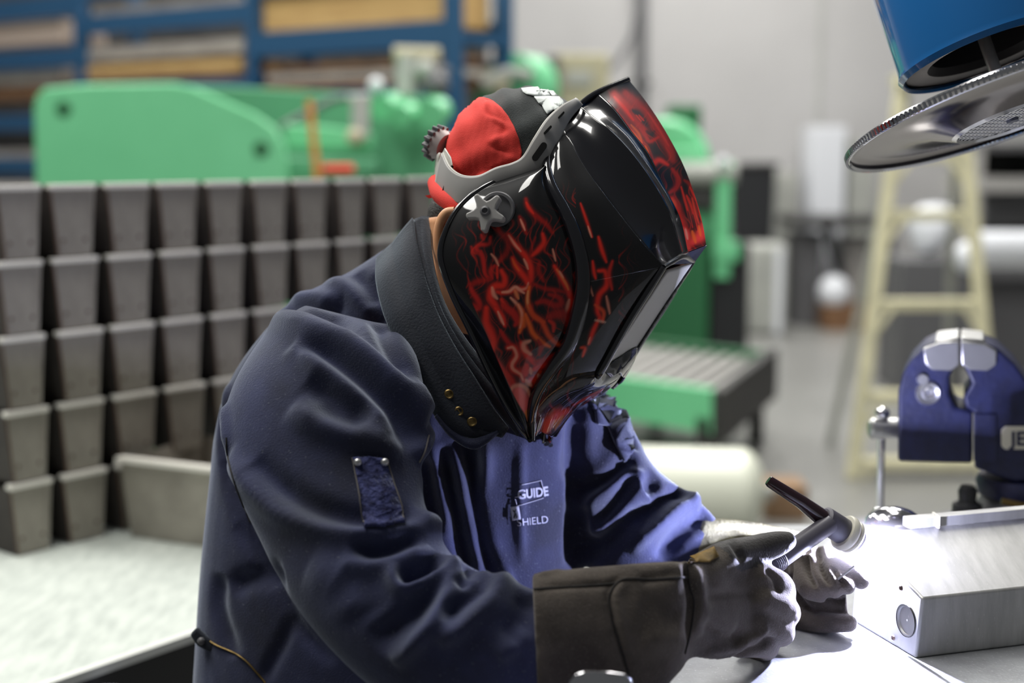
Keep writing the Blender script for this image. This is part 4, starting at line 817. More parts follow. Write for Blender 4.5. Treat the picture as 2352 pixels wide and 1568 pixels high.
# ------------------------------------------------------------------ the welder: bodies grown from lofted sections
def loft(st_, n=40, seg=36, k=.8):
    """sections (x1,y1,x2,y2,D[,depth factor]) -> closed triangle mesh in world space"""
    a = np.array([list(s) + ([k] if len(s) == 5 else []) for s in st_], float); a = crom(a, n); V = []; T = []
    for r in a:
        L_, R_ = P(r[0], r[1], r[4]), P(r[2], r[3], r[4]); c = (L_+R_)/2; h = (R_-L_)/2; b = (c-EYE).normalized()*h.length*r[5]
        for i in range(seg):
            th = 2*math.pi*i/seg; V.append(c + h*math.cos(th) + b*math.sin(th))
    m = len(a)
    for i in range(m-1):
        for j in range(seg):
            p, q, r_, s = i*seg+j, i*seg+(j+1) % seg, (i+1)*seg+(j+1) % seg, (i+1)*seg+j; T += [[p, q, r_], [p, r_, s]]
    for e in (0, m-1):
        V.append(sum((V[e*seg+j] for j in range(seg)), Vector())/seg); ci = len(V)-1
        for j in range(seg): T.append([e*seg+j, e*seg+(j+1) % seg, ci][::(1 if e else -1)])
    return np.array([tuple(v) for v in V]), np.array(T)
class Field:
    def __init__(s, lo, hi, vx): s.lo = np.array(lo, float); s.vx = vx; s.n = np.ceil((np.array(hi)-s.lo)/vx).astype(int)+1; s.f = np.full(s.n, 9.0, np.float32); s.band = 8
    def smin(s, d, k):
        if k <= 0: s.f = np.minimum(s.f, d); return s
        h = np.clip(.5 + .5*(d - s.f)/k, 0, 1); s.f = (d*(1-h) + s.f*h - k*h*(1-h)).astype(np.float32); return s
    def mesh(s, V, T, k=.01):
        idx = (V - s.lo)/s.vx
        g = openvdb.FloatGrid.createLevelSetFromPolygons(idx.astype(np.float32), triangles=T.astype(np.uint32), halfWidth=s.band)
        out = np.full(s.n, s.band, np.float32); g.copyToArray(out, ijk=(0,0,0)); return s.smin(out*s.vx, k)
    def caps(s, pts, rad, k=.008):
        X, Y, Z = np.meshgrid(*[s.lo[i] + np.arange(s.n[i])*s.vx for i in range(3)], indexing='ij', sparse=True); d = None
        if len(pts) > 2: q = crom([tuple(p)+(r,) for p, r in zip(pts, rad)], len(pts)*3-2); pts = q[:, :3]; rad = q[:, 3]
        for i in range(len(pts)-1):
            a = np.array(pts[i], float); b = np.array(pts[i+1], float); ab = b-a
            t = np.clip(((X-a[0])*ab[0] + (Y-a[1])*ab[1] + (Z-a[2])*ab[2])/(ab@ab+1e-12), 0, 1)
            e = np.sqrt((X-a[0]-t*ab[0])**2 + (Y-a[1]-t*ab[1])**2 + (Z-a[2]-t*ab[2])**2) - (rad[i]*(1-t)+rad[i+1]*t)
            d = e if d is None else np.minimum(d, e)
        return s.smin(d.astype(np.float32), k)
    def ell(s, c, r, R=None, k=.01):
        g = np.meshgrid(*[s.lo[i] + np.arange(s.n[i])*s.vx - c[i] for i in range(3)], indexing='ij')
        R = R or Matrix.Identity(3); q = [R[i][0]*g[0] + R[i][1]*g[1] + R[i][2]*g[2] for i in range(3)]
        l = np.sqrt(sum((q[i]/r[i])**2 for i in range(3))); return s.smin(((l-1)*min(r)).astype(np.float32), k)
    def out(s):
        g = openvdb.FloatGrid(s.band*s.vx); g.copyFromArray(np.ascontiguousarray(np.minimum(s.f, s.band*s.vx)).astype(np.float32))
        pts, quads = g.convertToQuads(0.0)[:2]; return pts*s.vx + s.lo, quads
def normals(V, Q):
    a, b, c, d = (V[Q[:, i]] for i in range(4)); n = np.cross(c-a, d-b); N = np.zeros_like(V)
    for i in range(4): np.add.at(N, Q[:, i], n)
    return N/(np.linalg.norm(N, axis=1, keepdims=True)+1e-12)
def smooth(V, Q, it=1, f=.5):
    E = np.vstack([Q[:, [0,1]], Q[:, [1,2]], Q[:, [2,3]], Q[:, [3,0]]])
    for _ in range(it):
        A = np.zeros_like(V); c = np.zeros(len(V)); np.add.at(A, E[:,0], V[E[:,1]]); np.add.at(c, E[:,0], 1); np.add.at(A, E[:,1], V[E[:,0]]); np.add.at(c, E[:,1], 1)
        V = V*(1-f) + f*A/np.maximum(c, 1)[:, None]
    return V
def orient(V, Q):
    N = normals(V, Q); c = V.mean(0)
    return Q if ((V-c)*N).sum() > 0 else Q[:, ::-1]
def bvh(V, Q): return BVHTree.FromPolygons([tuple(v) for v in V], [list(map(int, q)) for q in Q])
def hit(B, px, py, dflt=None):
    h = B.ray_cast(EYE, ray(px, py)); return h[0] if h[0] is not None else dflt
def fold(V, Q, B, lst):
    """raise (+) or press in (-) cloth along lines laid on its surface"""
    N = normals(V, Q); disp = np.zeros(len(V))
    for pts, amp, wd in lst:
        line = crom(pts, max(6, 5*len(pts))); p3 = [hit(B, *q) for q in line]; p3 = [np.array(p) for p in p3 if p is not None]
        if len(p3) < 3: continue
        p3 = np.array(p3); lo = p3.min(0)-wd*3; hi = p3.max(0)+wd*3; sel = np.where(((V > lo) & (V < hi)).all(1))[0]
        if not len(sel): continue
        q = V[sel]; d = np.full(len(q), 1e9); s = np.zeros(len(q))
        for i in range(len(p3)-1):
            ab = p3[i+1]-p3[i]
            if np.linalg.norm(ab) > .05: continue
            t = np.clip(((q-p3[i])@ab)/(ab@ab+1e-12), 0, 1); dd = np.linalg.norm(q-p3[i]-t[:,None]*ab, axis=1); m_ = dd < d; d[m_] = dd[m_]; s[m_] = (i+t[m_])/(len(p3)-1)
        tp = np.clip(np.minimum(s, 1-s)*5, 0, 1)**.6; prof = np.exp(-(d/(wd*.82))**2)
        disp[sel] += 1.35*amp*tp*prof
    disp = .017*np.tanh(disp/.017)
    return V + N*disp[:, None]
def body(name, V, Q, m, parent, sub=1):
    o = mkobj(name, V, Q, M[m], parent)
    if sub: s = o.modifiers.new('s', 'SUBSURF'); s.levels = 1; s.render_levels = 1
    return o
WL = thing('person', P(900, 1500, 1.43), 'person in a navy welding jacket bent over the bench, holding a torch', 'person')
WL.location.z = 0; ORG[WL.name] = Vector((WL.location.x, WL.location.y, 0))
# ---- jacket
torso = [(900,560,1130,690,1.43,.75),(800,625,1240,760,1.43,.62),(690,680,1330,850,1.44,.52),(590,780,1385,930,1.45,.46),(520,890,1410,1010,1.46,.42),(492,1000,1400,1080,1.465,.42),(482,1090,1380,1150,1.465,.42),(468,1220,1352,1240,1.465,.43),(456,1350,1335,1340,1.465,.44),(448,1480,1325,1470,1.465,.45),(441,1600,1320,1600,1.465,.45),(436,1760,1320,1760,1.465,.45),(434,1850,1320,1850,1.465,.45)]
near = [(700,700,860,740,1.34,1.0),(625,748,915,752,1.315,.9),(570,818,955,810,1.285,.72),(530,895,975,890,1.262,.62),(512,975,985,985,1.245,.58),(520,1060,975,1080,1.23,.58),(548,1140,975,1150,1.213,.6),(596,1240,1000,1212,1.195,.62),(648,1345,1040,1275,1.178,.64),(722,1450,1090,1305,1.165,.66),(830,1560,1140,1325,1.155,.66),(960,1650,1190,1340,1.15,.62),(1090,1690,1225,1352,1.15,.56),(1200,1690,1262,1362,1.15,.5),(1290,1680,1310,1370,1.152,.46)]
far = [(1290,850,1180,1010,1.50,.9),(1352,872,1250,1050,1.49,.8),(1405,915,1285,1130,1.47,.7),(1455,985,1310,1215,1.456,.65),(1492,1055,1350,1300,1.448,.62),(1535,1098,1430,1370,1.446,.55),(1580,1128,1500,1380,1.446,.5),(1622,1165,1560,1370,1.444,.5),(1650,1195,1610,1350,1.442,.5)]
lo = np.array([-.52, .95, .72]); hi = np.array([.34, 1.72, 1.56])
Fd = Field(lo, hi, .0035)
Fd.mesh(*loft(torso, 50, 48), k=0); Fd.mesh(*loft(near, 50, 36), k=.010); Fd.mesh(*loft(far, 40, 30), k=.010)
JV, JQ = Fd.out(); JQ = orient(JV, JQ); JV = smooth(JV, JQ, 3)
JB = bvh(JV, JQ)
mm = .001
J3 = lambda l: [(420+x*.357, 500+y*.357) for x, y in l]
J4 = lambda l: [(420+x*.3622, 1000+y*.3622) for x, y in l]
J5 = lambda l: [(1100+x*.2806, 880+y*.2806) for x, y in l]
FO = [
 (J3([(840,430),(1000,430),(1130,510),(1280,660)]), 7*mm, .012), (J3([(600,600),(700,545),(850,525),(1020,560)]), 8*mm, .012),
 (J3([(560,640),(640,655),(760,700),(900,760),(1050,830),(1200,930),(1350,1060),(1480,1190),(1560,1330)]), 15*mm, .015),
 (J3([(1000,660),(1120,790),(1220,900),(1330,1030),(1420,1130)]), 9*mm, .011),
 (J3([(700,830),(800,880),(900,980),(1050,1090),(1180,1190),(1290,1300),(1340,1400)]), 9*mm, .013),
 (J3([(700,1220),(850,1310),(1000,1370),(1200,1420),(1400,1520)]), 10*mm, .014),
 (J3([(1430,950),(1520,1150),(1590,1280),(1560,1450),(1490,1530)]), 6*mm, .010),
 (J3([(760,610),(900,625),(1000,650),(1100,760)]), -6*mm, .010),
 (J3([(930,560),(1050,680),(1150,800),(1250,900),(1350,1000),(1440,1100)]), -10*mm, .011),
 (J3([(740,850),(850,840),(980,890),(1100,980),(1220,1090),(1330,1220),(1430,1370),(1490,1470)]), -13*mm, .013),
 (J3([(820,1040),(950,1130),(1080,1220),(1220,1300)]), -8*mm, .016),
 (J3([(850,1230),(1000,1300),(1150,1340)]), -4*mm, .012),
 (J3([(1235,360),(1260,600),(1310,760),(1400,920),(1500,1070)]), -9*mm, .012),
 (J3([(1120,360),(1180,460),(1230,560)]), -5*mm, .010),
 (J3([(300,960),(262,1100),(240,1300),(250,1500),(300,1700)]), -7*mm, .006), (J3([(330,960),(290,1100),(272,1300),(290,1500)]), 4*mm, .007),
 (J4([(300,140),(370,230),(480,340),(620,460),(780,540),(950,590),(1130,610),(1350,585),(1560,560),(1640,620)]), 13*mm, .013),
 (J4([(450,180),(600,330),(780,450),(950,515),(1150,545),(1400,545),(1500,540)]), -13*mm, .014),
 (J4([(1080,700),(1200,735),(1320,720),(1440,670),(1510,640)]), -10*mm, .009), (J4([(1000,800),(1200,820),(1400,760),(1540,680)]), 6*mm, .011),
 (J4([(1370,905),(1450,885),(1560,825),(1650,785)]), -16*mm, .007),
 (J4([(1345,830),(1335,900),(1400,970),(1500,935),(1600,865),(1720,785)]), 8*mm, .007),
 (J4([(1710,830),(1630,950),(1510,1080),(1350,1210),(1200,1320)]), -13*mm, .013),
 (J4([(1760,790),(1680,920),(1640,1050),(1570,1180),(1480,1290),(1330,1440)]), 11*mm, .010),
 (J4([(1740,890),(1800,940)]), -7*mm, .006), (J4([(1960,920),(1870,1000),(1750,1080),(1650,1170)]), -12*mm, .011),
 (J4([(2100,890),(1990,950),(1900,1060),(1800,1160),(1700,1250),(1600,1290)]), 9*mm, .010),
 (J4([(2200,1000),(2150,1150),(2050,1300)]), -7*mm, .014), (J4([(2180,1220),(2080,1330),(1980,1400)]), 5*mm, .010),
 (J4([(330,560),(480,760),(620,980),(760,1240),(950,1440)]), -6*mm, .008),
 (J4([(260,140),(330,380),(470,700),(590,960)]), -9*mm, .010),
 (J4([(700,1150),(640,1300),(560,1450),(500,1560)]), -5*mm, .008), (J4([(240,880),(230,1100),(330,1400)]), -6*mm, .012), (J4([(640,880),(450,900),(300,960)]), -8*mm, .012),
 (J4([(1000,900),(1150,1000),(1250,1150)]), -4*mm, .02), (J4([(800,820),(1000,950),(1100,1150)]), 4*mm, .02),
 # chest drapes
 (J4([(1530,150),(1560,350),(1620,620)]), -14*mm, .010), (J4([(1640,60),(1700,350),(1780,700),(1825,900)]), -13*mm, .008), (J4([(1780,0),(1850,250),(1870,480),(1930,760),(1985,900)]), -18*mm, .011),
 (J4([(1580,40),(1620,300),(1690,650)]), 7*mm, .009), (J4([(1720,60),(1790,400),(1870,750),(1900,900)]), 8*mm, .009), (J4([(1920,30),(1900,250),(1880,440),(1920,650),(2000,880)]), 8*mm, .008),
 ([(1113,1010),(1103,1100),(1108,1160),(1125,1240),(1160,1330)], 4*mm, .010), ([(1150,1030),(1150,1120),(1155,1200),(1165,1300)], -1*mm, .016),
 ([(1197,1010),(1196,1100),(1195,1200),(1200,1300)], 3*mm, .006), ([(1304,960),(1308,1050),(1306,1150),(1300,1300)], 6*mm, .009), ([(1330,930),(1322,1000),(1322,1100),(1318,1200),(1312,1300)], -20*mm, .012),
 # far arm
 (J5([(740,930),(900,870),(1050,790),(1180,680),(1270,580)]), -14*mm, .009), (J5([(740,1060),(900,935),(1100,800),(1290,680)]), 9*mm, .010),
 (J5([(920,1150),(1050,1050),(1180,880),(1290,720)]), -13*mm, .009), (J5([(900,1280),(1100,1150),(1250,1040),(1420,950)]), 9*mm, .009),
 (J5([(800,1400),(1000,1310),(1200,1130),(1420,965)]), -22*mm, .012), (J5([(1290,1170),(1450,1020),(1600,915),(1720,920)]), -14*mm, .009),
 (J5([(1230,1370),(1480,1120),(1700,950),(1820,1000)]), 8*mm, .010), (J5([(1480,1440),(1650,1230),(1850,1080),(1960,1050)]), -14*mm, .010),
 (J5([(1360,870),(1470,800)]), -14*mm, .010), (J5([(1290,700),(1330,800),(1350,880)]), 4*mm, .008), (J5([(820,330),(770,560),(760,800)]), -9*mm, .012), (J5([(880,150),(820,300)]), -8*mm, .008),
 (J5([(1210,380),(1260,480),(1270,540)]), -5*mm, .006)]
JV2 = fold(JV, JQ, JB, FO); JV2 = smooth(JV2, JQ, 1, .4)
body('jacket', JV2, JQ, 'jacket', WL); JK = bpy.data.objects['jacket']
JB2 = bvh(JV2, JQ)
def onj(px, py, off=.0015, B=None):
    h = (B or JB2).ray_cast(EYE, ray(px, py))
    if h[0] is None: h = (B or JB2).find_nearest(P(px, py, 1.385))
    n = h[1]; n = n if n.dot(ray(px, py)) < 0 else -n
    return h[0] + n*off
def ribbon(name, pts, r, m, parent, off=.0008, B=None, nn=6):
    c = crom(pts, len(pts)*nn); MB().tube([onj(*q, off, B) for q in c], r, 6).build(name, M[m], parent, fix=False)
def decal(name, poly, m, parent, off=.002, B=None, cuts=0, th=.0015):
    """flat shape laid on a surface: polygon given in picture columns and rows, triangulated and draped"""
    bm = bmesh.new(); vs = [bm.verts.new((x, y, 0)) for x, y in poly]; bm.faces.new(vs); bmesh.ops.triangulate(bm, faces=bm.faces)
    for _ in range(cuts): bmesh.ops.subdivide_edges(bm, edges=bm.edges, cuts=1)
    bm.verts.index_update(); V = [onj(v.co.x, v.co.y, off, B) for v in bm.verts]; Fc = [[v.index for v in f.verts] for f in bm.faces]; bm.free()
    o = mkobj(name, V, Fc, M[m], parent)
    bm = bmesh.new(); bm.from_mesh(o.data); bmesh.ops.recalc_face_normals(bm, faces=bm.faces); bm.faces.ensure_lookup_table()
    if bm.faces[0].normal.dot(ray(*poly[0])) > 0: bmesh.ops.reverse_faces(bm, faces=bm.faces)
    bm.to_mesh(o.data); bm.free()
    if th: s = o.modifiers.new('s', 'SOLIDIFY'); s.thickness = th; s.offset = 0
    o.data.shade_smooth(); return o
# sleeve patch with rivets, seams, pocket flap
pt = decal('sleeve_patch', [(808,1052),(850,1046),(884,1050),(892,1085),(905,1130),(920,1170),(930,1204),(880,1212),(836,1214),(830,1170),(818,1110)], 'patch', JK, .0035, cuts=4, th=.003)
ribbon('patch_stitching', [(808,1052),(818,1110),(830,1170),(836,1212)], .0007, 'thread', JK, .005); ribbon('patch_stitching', [(886,1050),(892,1085),(905,1130),(920,1170),(930,1202)], .0007, 'thread', JK, .005)
for x, y in ((820,1066),(880,1057)): MB().ball(onj(x, y, .006), .0036, 14).build('rivet', M['steel'], JK)
ribbon('shoulder_seam', [(520,1005),(523,1045),(540,1110),(575,1200)], .0008, 'seam', JK, .0004); ribbon('armhole_seam', [(985,1000),(976,1035),(962,1062)], .0008, 'thread', JK, .0006); 
# logo on the placket
def text_on(txt, x0, y0, wx, wy, hx, hy, m, name, parent, size=1, off=.0010, bold=0):
    vs, fs = text_mesh(txt, 1, bold); mb = MB(); mb.add([onj(x0 + v.x*wx + v.y*hx, y0 + v.x*wy + v.y*hy, off) for v in vs], fs); return mb.build(name, M[m], parent, fix=False, smooth=False)
text_on('GUIDE', 1190, 1146, 23.5, -3.2, -2, -29, 'logo', 'logo_lettering', JK, bold=.03)
text_on('SHIELD', 1188, 1208, 22.5, -2.6, -2, -24, 'logo', 'logo_lettering', JK, bold=-.005)
for pts in ([(1198,1113),(1242,1103)],[(1242,1102),(1251,1140)],[(1184,1146),(1188,1160)],[(1183,1142),(1196,1139)],[(1190,1161),(1248,1143)]):
    ribbon('logo_frame', pts, .0004, 'logo', JK, .0008)
decal('logo_mark', [(1172,1164),(1192,1161),(1196,1191),(1177,1195)], 'logo', JK, .0012, cuts=2, th=.0003)
ribbon('logo_mark_stroke', [(1179,1171),(1186,1177),(1190,1188)], .0007, 'jacket_dark', JK, .002); ribbon('logo_mark_stroke', [(1187,1168),(1184,1178),(1181,1188)], .0007, 'jacket_dark', JK, .002)
# placket edge
c_ = crom([(1310,955),(1312,1050),(1309,1150),(1302,1290),(1300,1330)], 30)
# shoulder pocket flap on the far side
decal('pocket_flap', [(1372,905),(1392,893),(1412,915),(1437,965),(1452,1010),(1452,1038),(1428,1056),(1412,1020),(1392,980),(1366,972),(1362,940)], 'jacket', JK, .004, cuts=3, th=.004)
# back tab and hem strap at lower left
MB().prism([P(x, y, 1.425) for x, y in [(434,1458),(452,1440),(474,1462),(500,1480),(482,1500),(452,1484)]], uz*.008).build('back_tab', M['jacket_dark'], JK, bevel=.003)
MB().ball(P(462, 1472, 1.424), .004, 14).build('snap', M['gear_dark'], JK); ribbon('waist_seam', [(470,1462),(500,1482),(560,1512),(610,1568)], .001, 'brass', JK, .001)
# ---- collar
def sheet(name, cols, m, parent, nr=60, nc=14, th=.004, bulge=.003):
    o = surf(name, cols, nr, nc, m, parent, bulge, None, None, mir=False); s = o.modifiers.new('s', 'SOLIDIFY'); s.thickness = th; s.offset = 0; return o
oc_u = [(950,503,1.365),(958,560,1.335),(975,640,1.312),(1003,720,1.298),(1045,800,1.288),(1090,870,1.284),(1130,935,1.284),(1165,985,1.29)]
oc_m = [(905,560,1.372),(910,610,1.330),(930,690,1.300),(960,770,1.286),(1000,850,1.279),(1035,915,1.277),(1078,970,1.278),(1155,1000,1.288)]
oc_l = [(868,596,1.385),(868,650,1.335),(888,730,1.305),(928,810,1.290),(975,890,1.283),(1000,950,1.281),(1055,1008,1.281),(1143,990,1.289)]
sheet('collar', [oc_u, oc_m, oc_l], 'jacket_dark', JK, 70, 14, .005, .004)
oc_f = [(1003,950,1.279),(1035,983,1.277),(1085,1008,1.277),(1143,988,1.283)]
oc_g = [(1000,955,1.279),(1040,1005,1.276),(1092,1030,1.276),(1143,994,1.283)]
sheet('collar_facing', [oc_f, oc_g], 'jacket', JK, 30, 6, .003, .002)
ic_u = [(986,500,1.385),(988,570,1.345),(1000,640,1.325),(1022,705,1.312),(1060,770,1.306),(1110,835,1.306),(1170,900,1.31),(1215,960,1.315)]
ic_l = [(945,512,1.370),(958,575,1.340),(978,650,1.318),(1008,730,1.303),(1050,810,1.293),(1100,880,1.290),(1150,950,1.295),(1190,1000,1.30)]
sheet('inner_collar', [ic_u, [(965,500,1.375),(970,570,1.338),(988,640,1.315),(1014,715,1.302),(1055,788,1.296),(1104,856,1.296),(1160,925,1.300),(1200,985,1.305)], ic_l], 'jacket_dark', JK, 60, 10, .004, .003)
for x, y in ((1031,905),(1054,944),(1084,968)):
    b = P(x, y, 1.274); MB().lathe([(-.003,.001),(-.003,.0042),(0,.0045),(.001,.0035),(0,.002),(0,.0001)], b, -uz, 20).build('snap', M['brass'], JK)
# ---- skin: head, neck, ear and the hidden limbs in one surface
HF = Field((-.36,1.05,.80), (.36,1.62,1.58), .005)
hcen = P(1200, 385, 1.385)
HF.ell(hcen, (.066,.066,.066), k=0); HF.caps([P(1235,450,1.375), P(1290,560,1.365)], [.055,.045], .03)
HF.caps([P(1120,520,1.41), P(1095,640,1.42), P(1080,760,1.44)], [.05,.05,.055], .02)
HF.caps([P(1045,700,1.42), P(950,900,1.45), P(900,1300,1.47), P(900,1500,1.47)], [.055,.06,.06,.06], .03)
HF.caps([P(930,860,1.42), P(760,900,1.31), P(780,1150,1.22), P(960,1500,1.16), P(1300,1480,1.165), P(1600,1400,1.195)], [.04,.03,.028,.024,.018,.016], .02)
HF.caps([P(1150,930,1.47), P(1330,980,1.50), P(1400,1150,1.475), P(1700,1275,1.435), P(1825,1330,1.40)], [.04,.022,.012,.012,.012], .015)
# ear and nose
HF.caps([P(1340,560,1.355), P(1362,590,1.352)], [.012,.014], .01)
HV, HQ = HF.out(); HQ = orient(HV, HQ); HV = smooth(HV, HQ, 2)
sk = mkobj('body', HV, HQ, M['skin'], WL)
er = MB(); ep = [(1045,484,1.300),(1026,489,1.302),(1012,510,1.304),(1006,540,1.305),(1006,572,1.305),(1014,598,1.304)]
er.tube([P(*q) for q in crom(ep, 30)], list(np.interp(np.linspace(0,1,30),[0,.3,.7,1],[.004,.0048,.0042,.0035])), 12)
er.ball(P(1028, 545, 1.314), (.010,.006,.024)); er.build('ear', M['skin'], WL)
mear = mat('warm_inner_ear', srgb(215,95,45), .5); MB().ball(P(1024, 532, 1.3075), (.0055,.003,.014)).build('ear_hollow', mear, WL)
# hair and neck
hb_ = MB(); hb_.ball(P(1052, 505, 1.40), (.031,.045,.036)); hb_.build('hair', M['hair'], WL)
nk = loft([(985,500,1140,480,1.375,.8),(990,560,1150,560,1.37,.8),(1002,620,1160,640,1.37,.8),(1012,690,1190,720,1.375,.8),(1040,760,1220,800,1.385,.8)], 20, 32)
mkobj('neck', nk[0], nk[1], M['skin'], WL)
# ---- cap: black crown with a red side panel
cc = P(1200, 374, 1.385)
capr = (.0735, .082, .0735)
def capxy(px, py, off=0.0):
    r = ray(px, py); o = EYE - cc; s = [1/(c_+off) for c_ in capr]
    d = Vector([r[i]*s[i] for i in range(3)]); o2 = Vector([o[i]*s[i] for i in range(3)]); a = d.dot(d); b = 2*o2.dot(d); c = o2.dot(o2)-1; D_ = b*b-4*a*c
    return EYE + r*((-b - math.sqrt(D_))/(2*a)) if D_ > 0 else None
CP = MB(); nu, nv = 72, 48; V = []
def wr(v):  # small puckers
    return .0012*math.sin(v.x*260+v.z*90) + .0010*math.sin(v.z*210-v.x*120+1.3)
for i in range(nv+1):
    for j in range(nu):
        ph = math.pi*i/nv; t = 2*math.pi*j/nu; d = Vector((math.sin(ph)*math.cos(t), math.sin(ph)*math.sin(t), math.cos(ph))); v = Vector((d.x*capr[0], d.y*capr[1], d.z*capr[2])); V.append(cc + v*(1 + wr(v)/.075))
Fq = [[i*nu+j, (i+1)*nu+j, (i+1)*nu+(j+1) % nu, i*nu+(j+1) % nu] for i in range(nv) for j in range(nu)]
CP.add(V, Fq); CAP = CP.build('cap', M['black_cotton'], WL)
CAPB = BVHTree.FromPolygons([tuple(v) for v in V], Fq)
red = [(1029,430),(1026,400),(1026,350),(1030,310),(1042,272),(1062,243),(1086,227),(1110,226),(1132,234),(1152,250),(1168,270),(1182,295),(1192,322),(1199,350),(1196,372),(1180,390),(1120,420),(1060,440)]
def grid_on(name, poly, m, parent, B, off, n=46):
    """draped patch as a dense grid between a polygon's left and right borders"""
    pl_ = np.array(poly, float); ys = np.linspace(pl_[:,1].min()+.5, pl_[:,1].max()-.5, n); V = []; 
    for y in ys:
        xs = []
        for i in range(len(pl_)):
            a, b = pl_[i], pl_[(i+1) % len(pl_)]
            if (a[1]-y)*(b[1]-y) < 0: xs.append(a[0] + (b[0]-a[0])*(y-a[1])/(b[1]-a[1]))
        x0, x1 = min(xs), max(xs)
        for t in np.linspace(0, 1, n):
            x = x0+(x1-x0)*t; e = min(t, 1-t, (y-ys[0])/(ys[-1]-ys[0]), (ys[-1]-y)/(ys[-1]-ys[0])); V.append((x, y, off*min(1, .25+e*9) + .0022*math.exp(-((t-.75-.1*math.sin(y*.09))/.06)**2)*math.sin(y*.16) ))
    VV = []
    for x, y, of in V:
        h = B.ray_cast(EYE, ray(x, y)); 
        if h[0] is None:
            h = B.find_nearest(P(x, y, 1.385)); 
        n_ = (h[0]-cc).normalized(); VV.append(h[0] + n_*of)
    Fc = [[i*n+j, (i+1)*n+j, (i+1)*n+j+1, i*n+j+1] for i in range(n-1) for j in range(n-1)]
    o = mkobj(name, VV, Fc, M[m], parent); s = o.modifiers.new('s', 'SOLIDIFY'); s.thickness = .002; s.offset = 0; return o
grid_on('red_panel', red, 'red', CAP, CAPB, .003)
LT = lambda l: [(1160+x*.0893, 180+y*.0893) for x, y in l]
for nm, pl_ in (('cap_lettering', LT([(430,285),(620,262),(900,240),(1090,285),(1110,330),(940,315),(780,340),(1060,350),(1110,400),(1160,470),(980,480),(780,475),(560,430),(470,370)])), ('cap_lettering', LT([(1110,340),(1230,355),(1290,420),(1330,490),(1200,472)])), ('cap_lettering', LT([(740,492),(1100,485),(1380,502),(1470,590),(1530,690),(1440,750),(1360,640),(1230,630),(1270,690),(1400,745),(1310,860),(1240,820),(1070,940),(1000,840),(940,720),(1080,660),(850,660)]))):
    decal(nm, pl_, 'white_print', CAP, .0012, CAPB, cuts=2, th=.0006)
# red neck band of the cap and its tie
MB().tube([P(x, y, D) for x, y, D in crom([(1003,420,1.36),(1012,445,1.335),(1038,464,1.315),(1065,478,1.305)], 16)], .009, 14).build('cap_band', M['red'], CAP)
MB().prism([P(x, y, 1.34) for x, y in ((976,449),(996,446),(1004,452),(985,455))], uz*.002).build('cap_tie', M['red'], CAP)
MB().prism([P(x, y, 1.325) for x, y in ((996,444),(1012,456),(1052,470),(1040,480),(1005,462))], uz*.003).build('cap_tie', M['gear_dark'], CAP, bevel=.001)
# ---- right glove
GF = Field(tuple(np.array(P(1500,1500,1.17)) - np.array([.16,.10,.13])), tuple(np.array(P(1500,1500,1.17)) + np.array([.14,.20,.13])), .0025)
df = lambda x: .05*min(1, max(0, (x-1550)/190))
gl = [(1222,1316,1240,1690,1.15,.50),(1260,1312,1290,1680,1.15,.50),(1330,1304,1370,1660,1.152,.48),(1450,1294,1490,1610,1.155,.45),(1545,1288,1560,1545,1.162,.44),(1592,1286,1588,1512,1.17,.42),(1640,1284,1640,1516,1.178,.36),(1700,1286,1705,1508,1.185,.32),(1748,1298,1755,1490,1.192,.30),(1780,1325,1785,1460,1.2,.30)]
gl = [(a_, b_, c_, d_, e_+df(a_), k_) for a_, b_, c_, d_, e_, k_ in gl]
GF.mesh(*loft(gl, 40, 40), k=0)
pin = lambda l: [P(*q) for q in l]
pir = lambda l: [P(x, y, D+df(x)) for x, y, D in l]
GF.caps(pir([(1620,1312,1.19),(1665,1280,1.192),(1725,1266,1.198),(1780,1250,1.206),(1808,1242,1.212)]), [.017,.0145,.0135,.0118,.0085], .010)
GF.caps(pir([(1735,1325,1.188),(1788,1342,1.205),(1796,1368,1.235),(1768,1372,1.255),(1745,1350,1.258)]), [.014,.0125,.012,.011,.009], .006)
GF.caps(pir([(1745,1375,1.183),(1800,1398,1.203),(1806,1412,1.235),(1775,1418,1.252),(1750,1395,1.255)]), [.014,.0125,.012,.011,.009], .004)
GF.caps(pir([(1740,1425,1.185),(1790,1444,1.203),(1794,1456,1.232),(1765,1455,1.247),(1745,1435,1.25)]), [.0135,.012,.0115,.0105,.009], .004)
GF.caps(pir([(1690,1475,1.185),(1752,1482,1.200),(1760,1490,1.222),(1735,1492,1.237),(1715,1470,1.24)]), [.0125,.011,.0105,.010,.008], .004)
GV, GQ = GF.out(); GQ = orient(GV, GQ); GV = smooth(GV, GQ, 1); GB_ = bvh(GV, GQ)
G6 = lambda l: [(1200+x*.3827, 1080+y*.3827) for x, y in l]
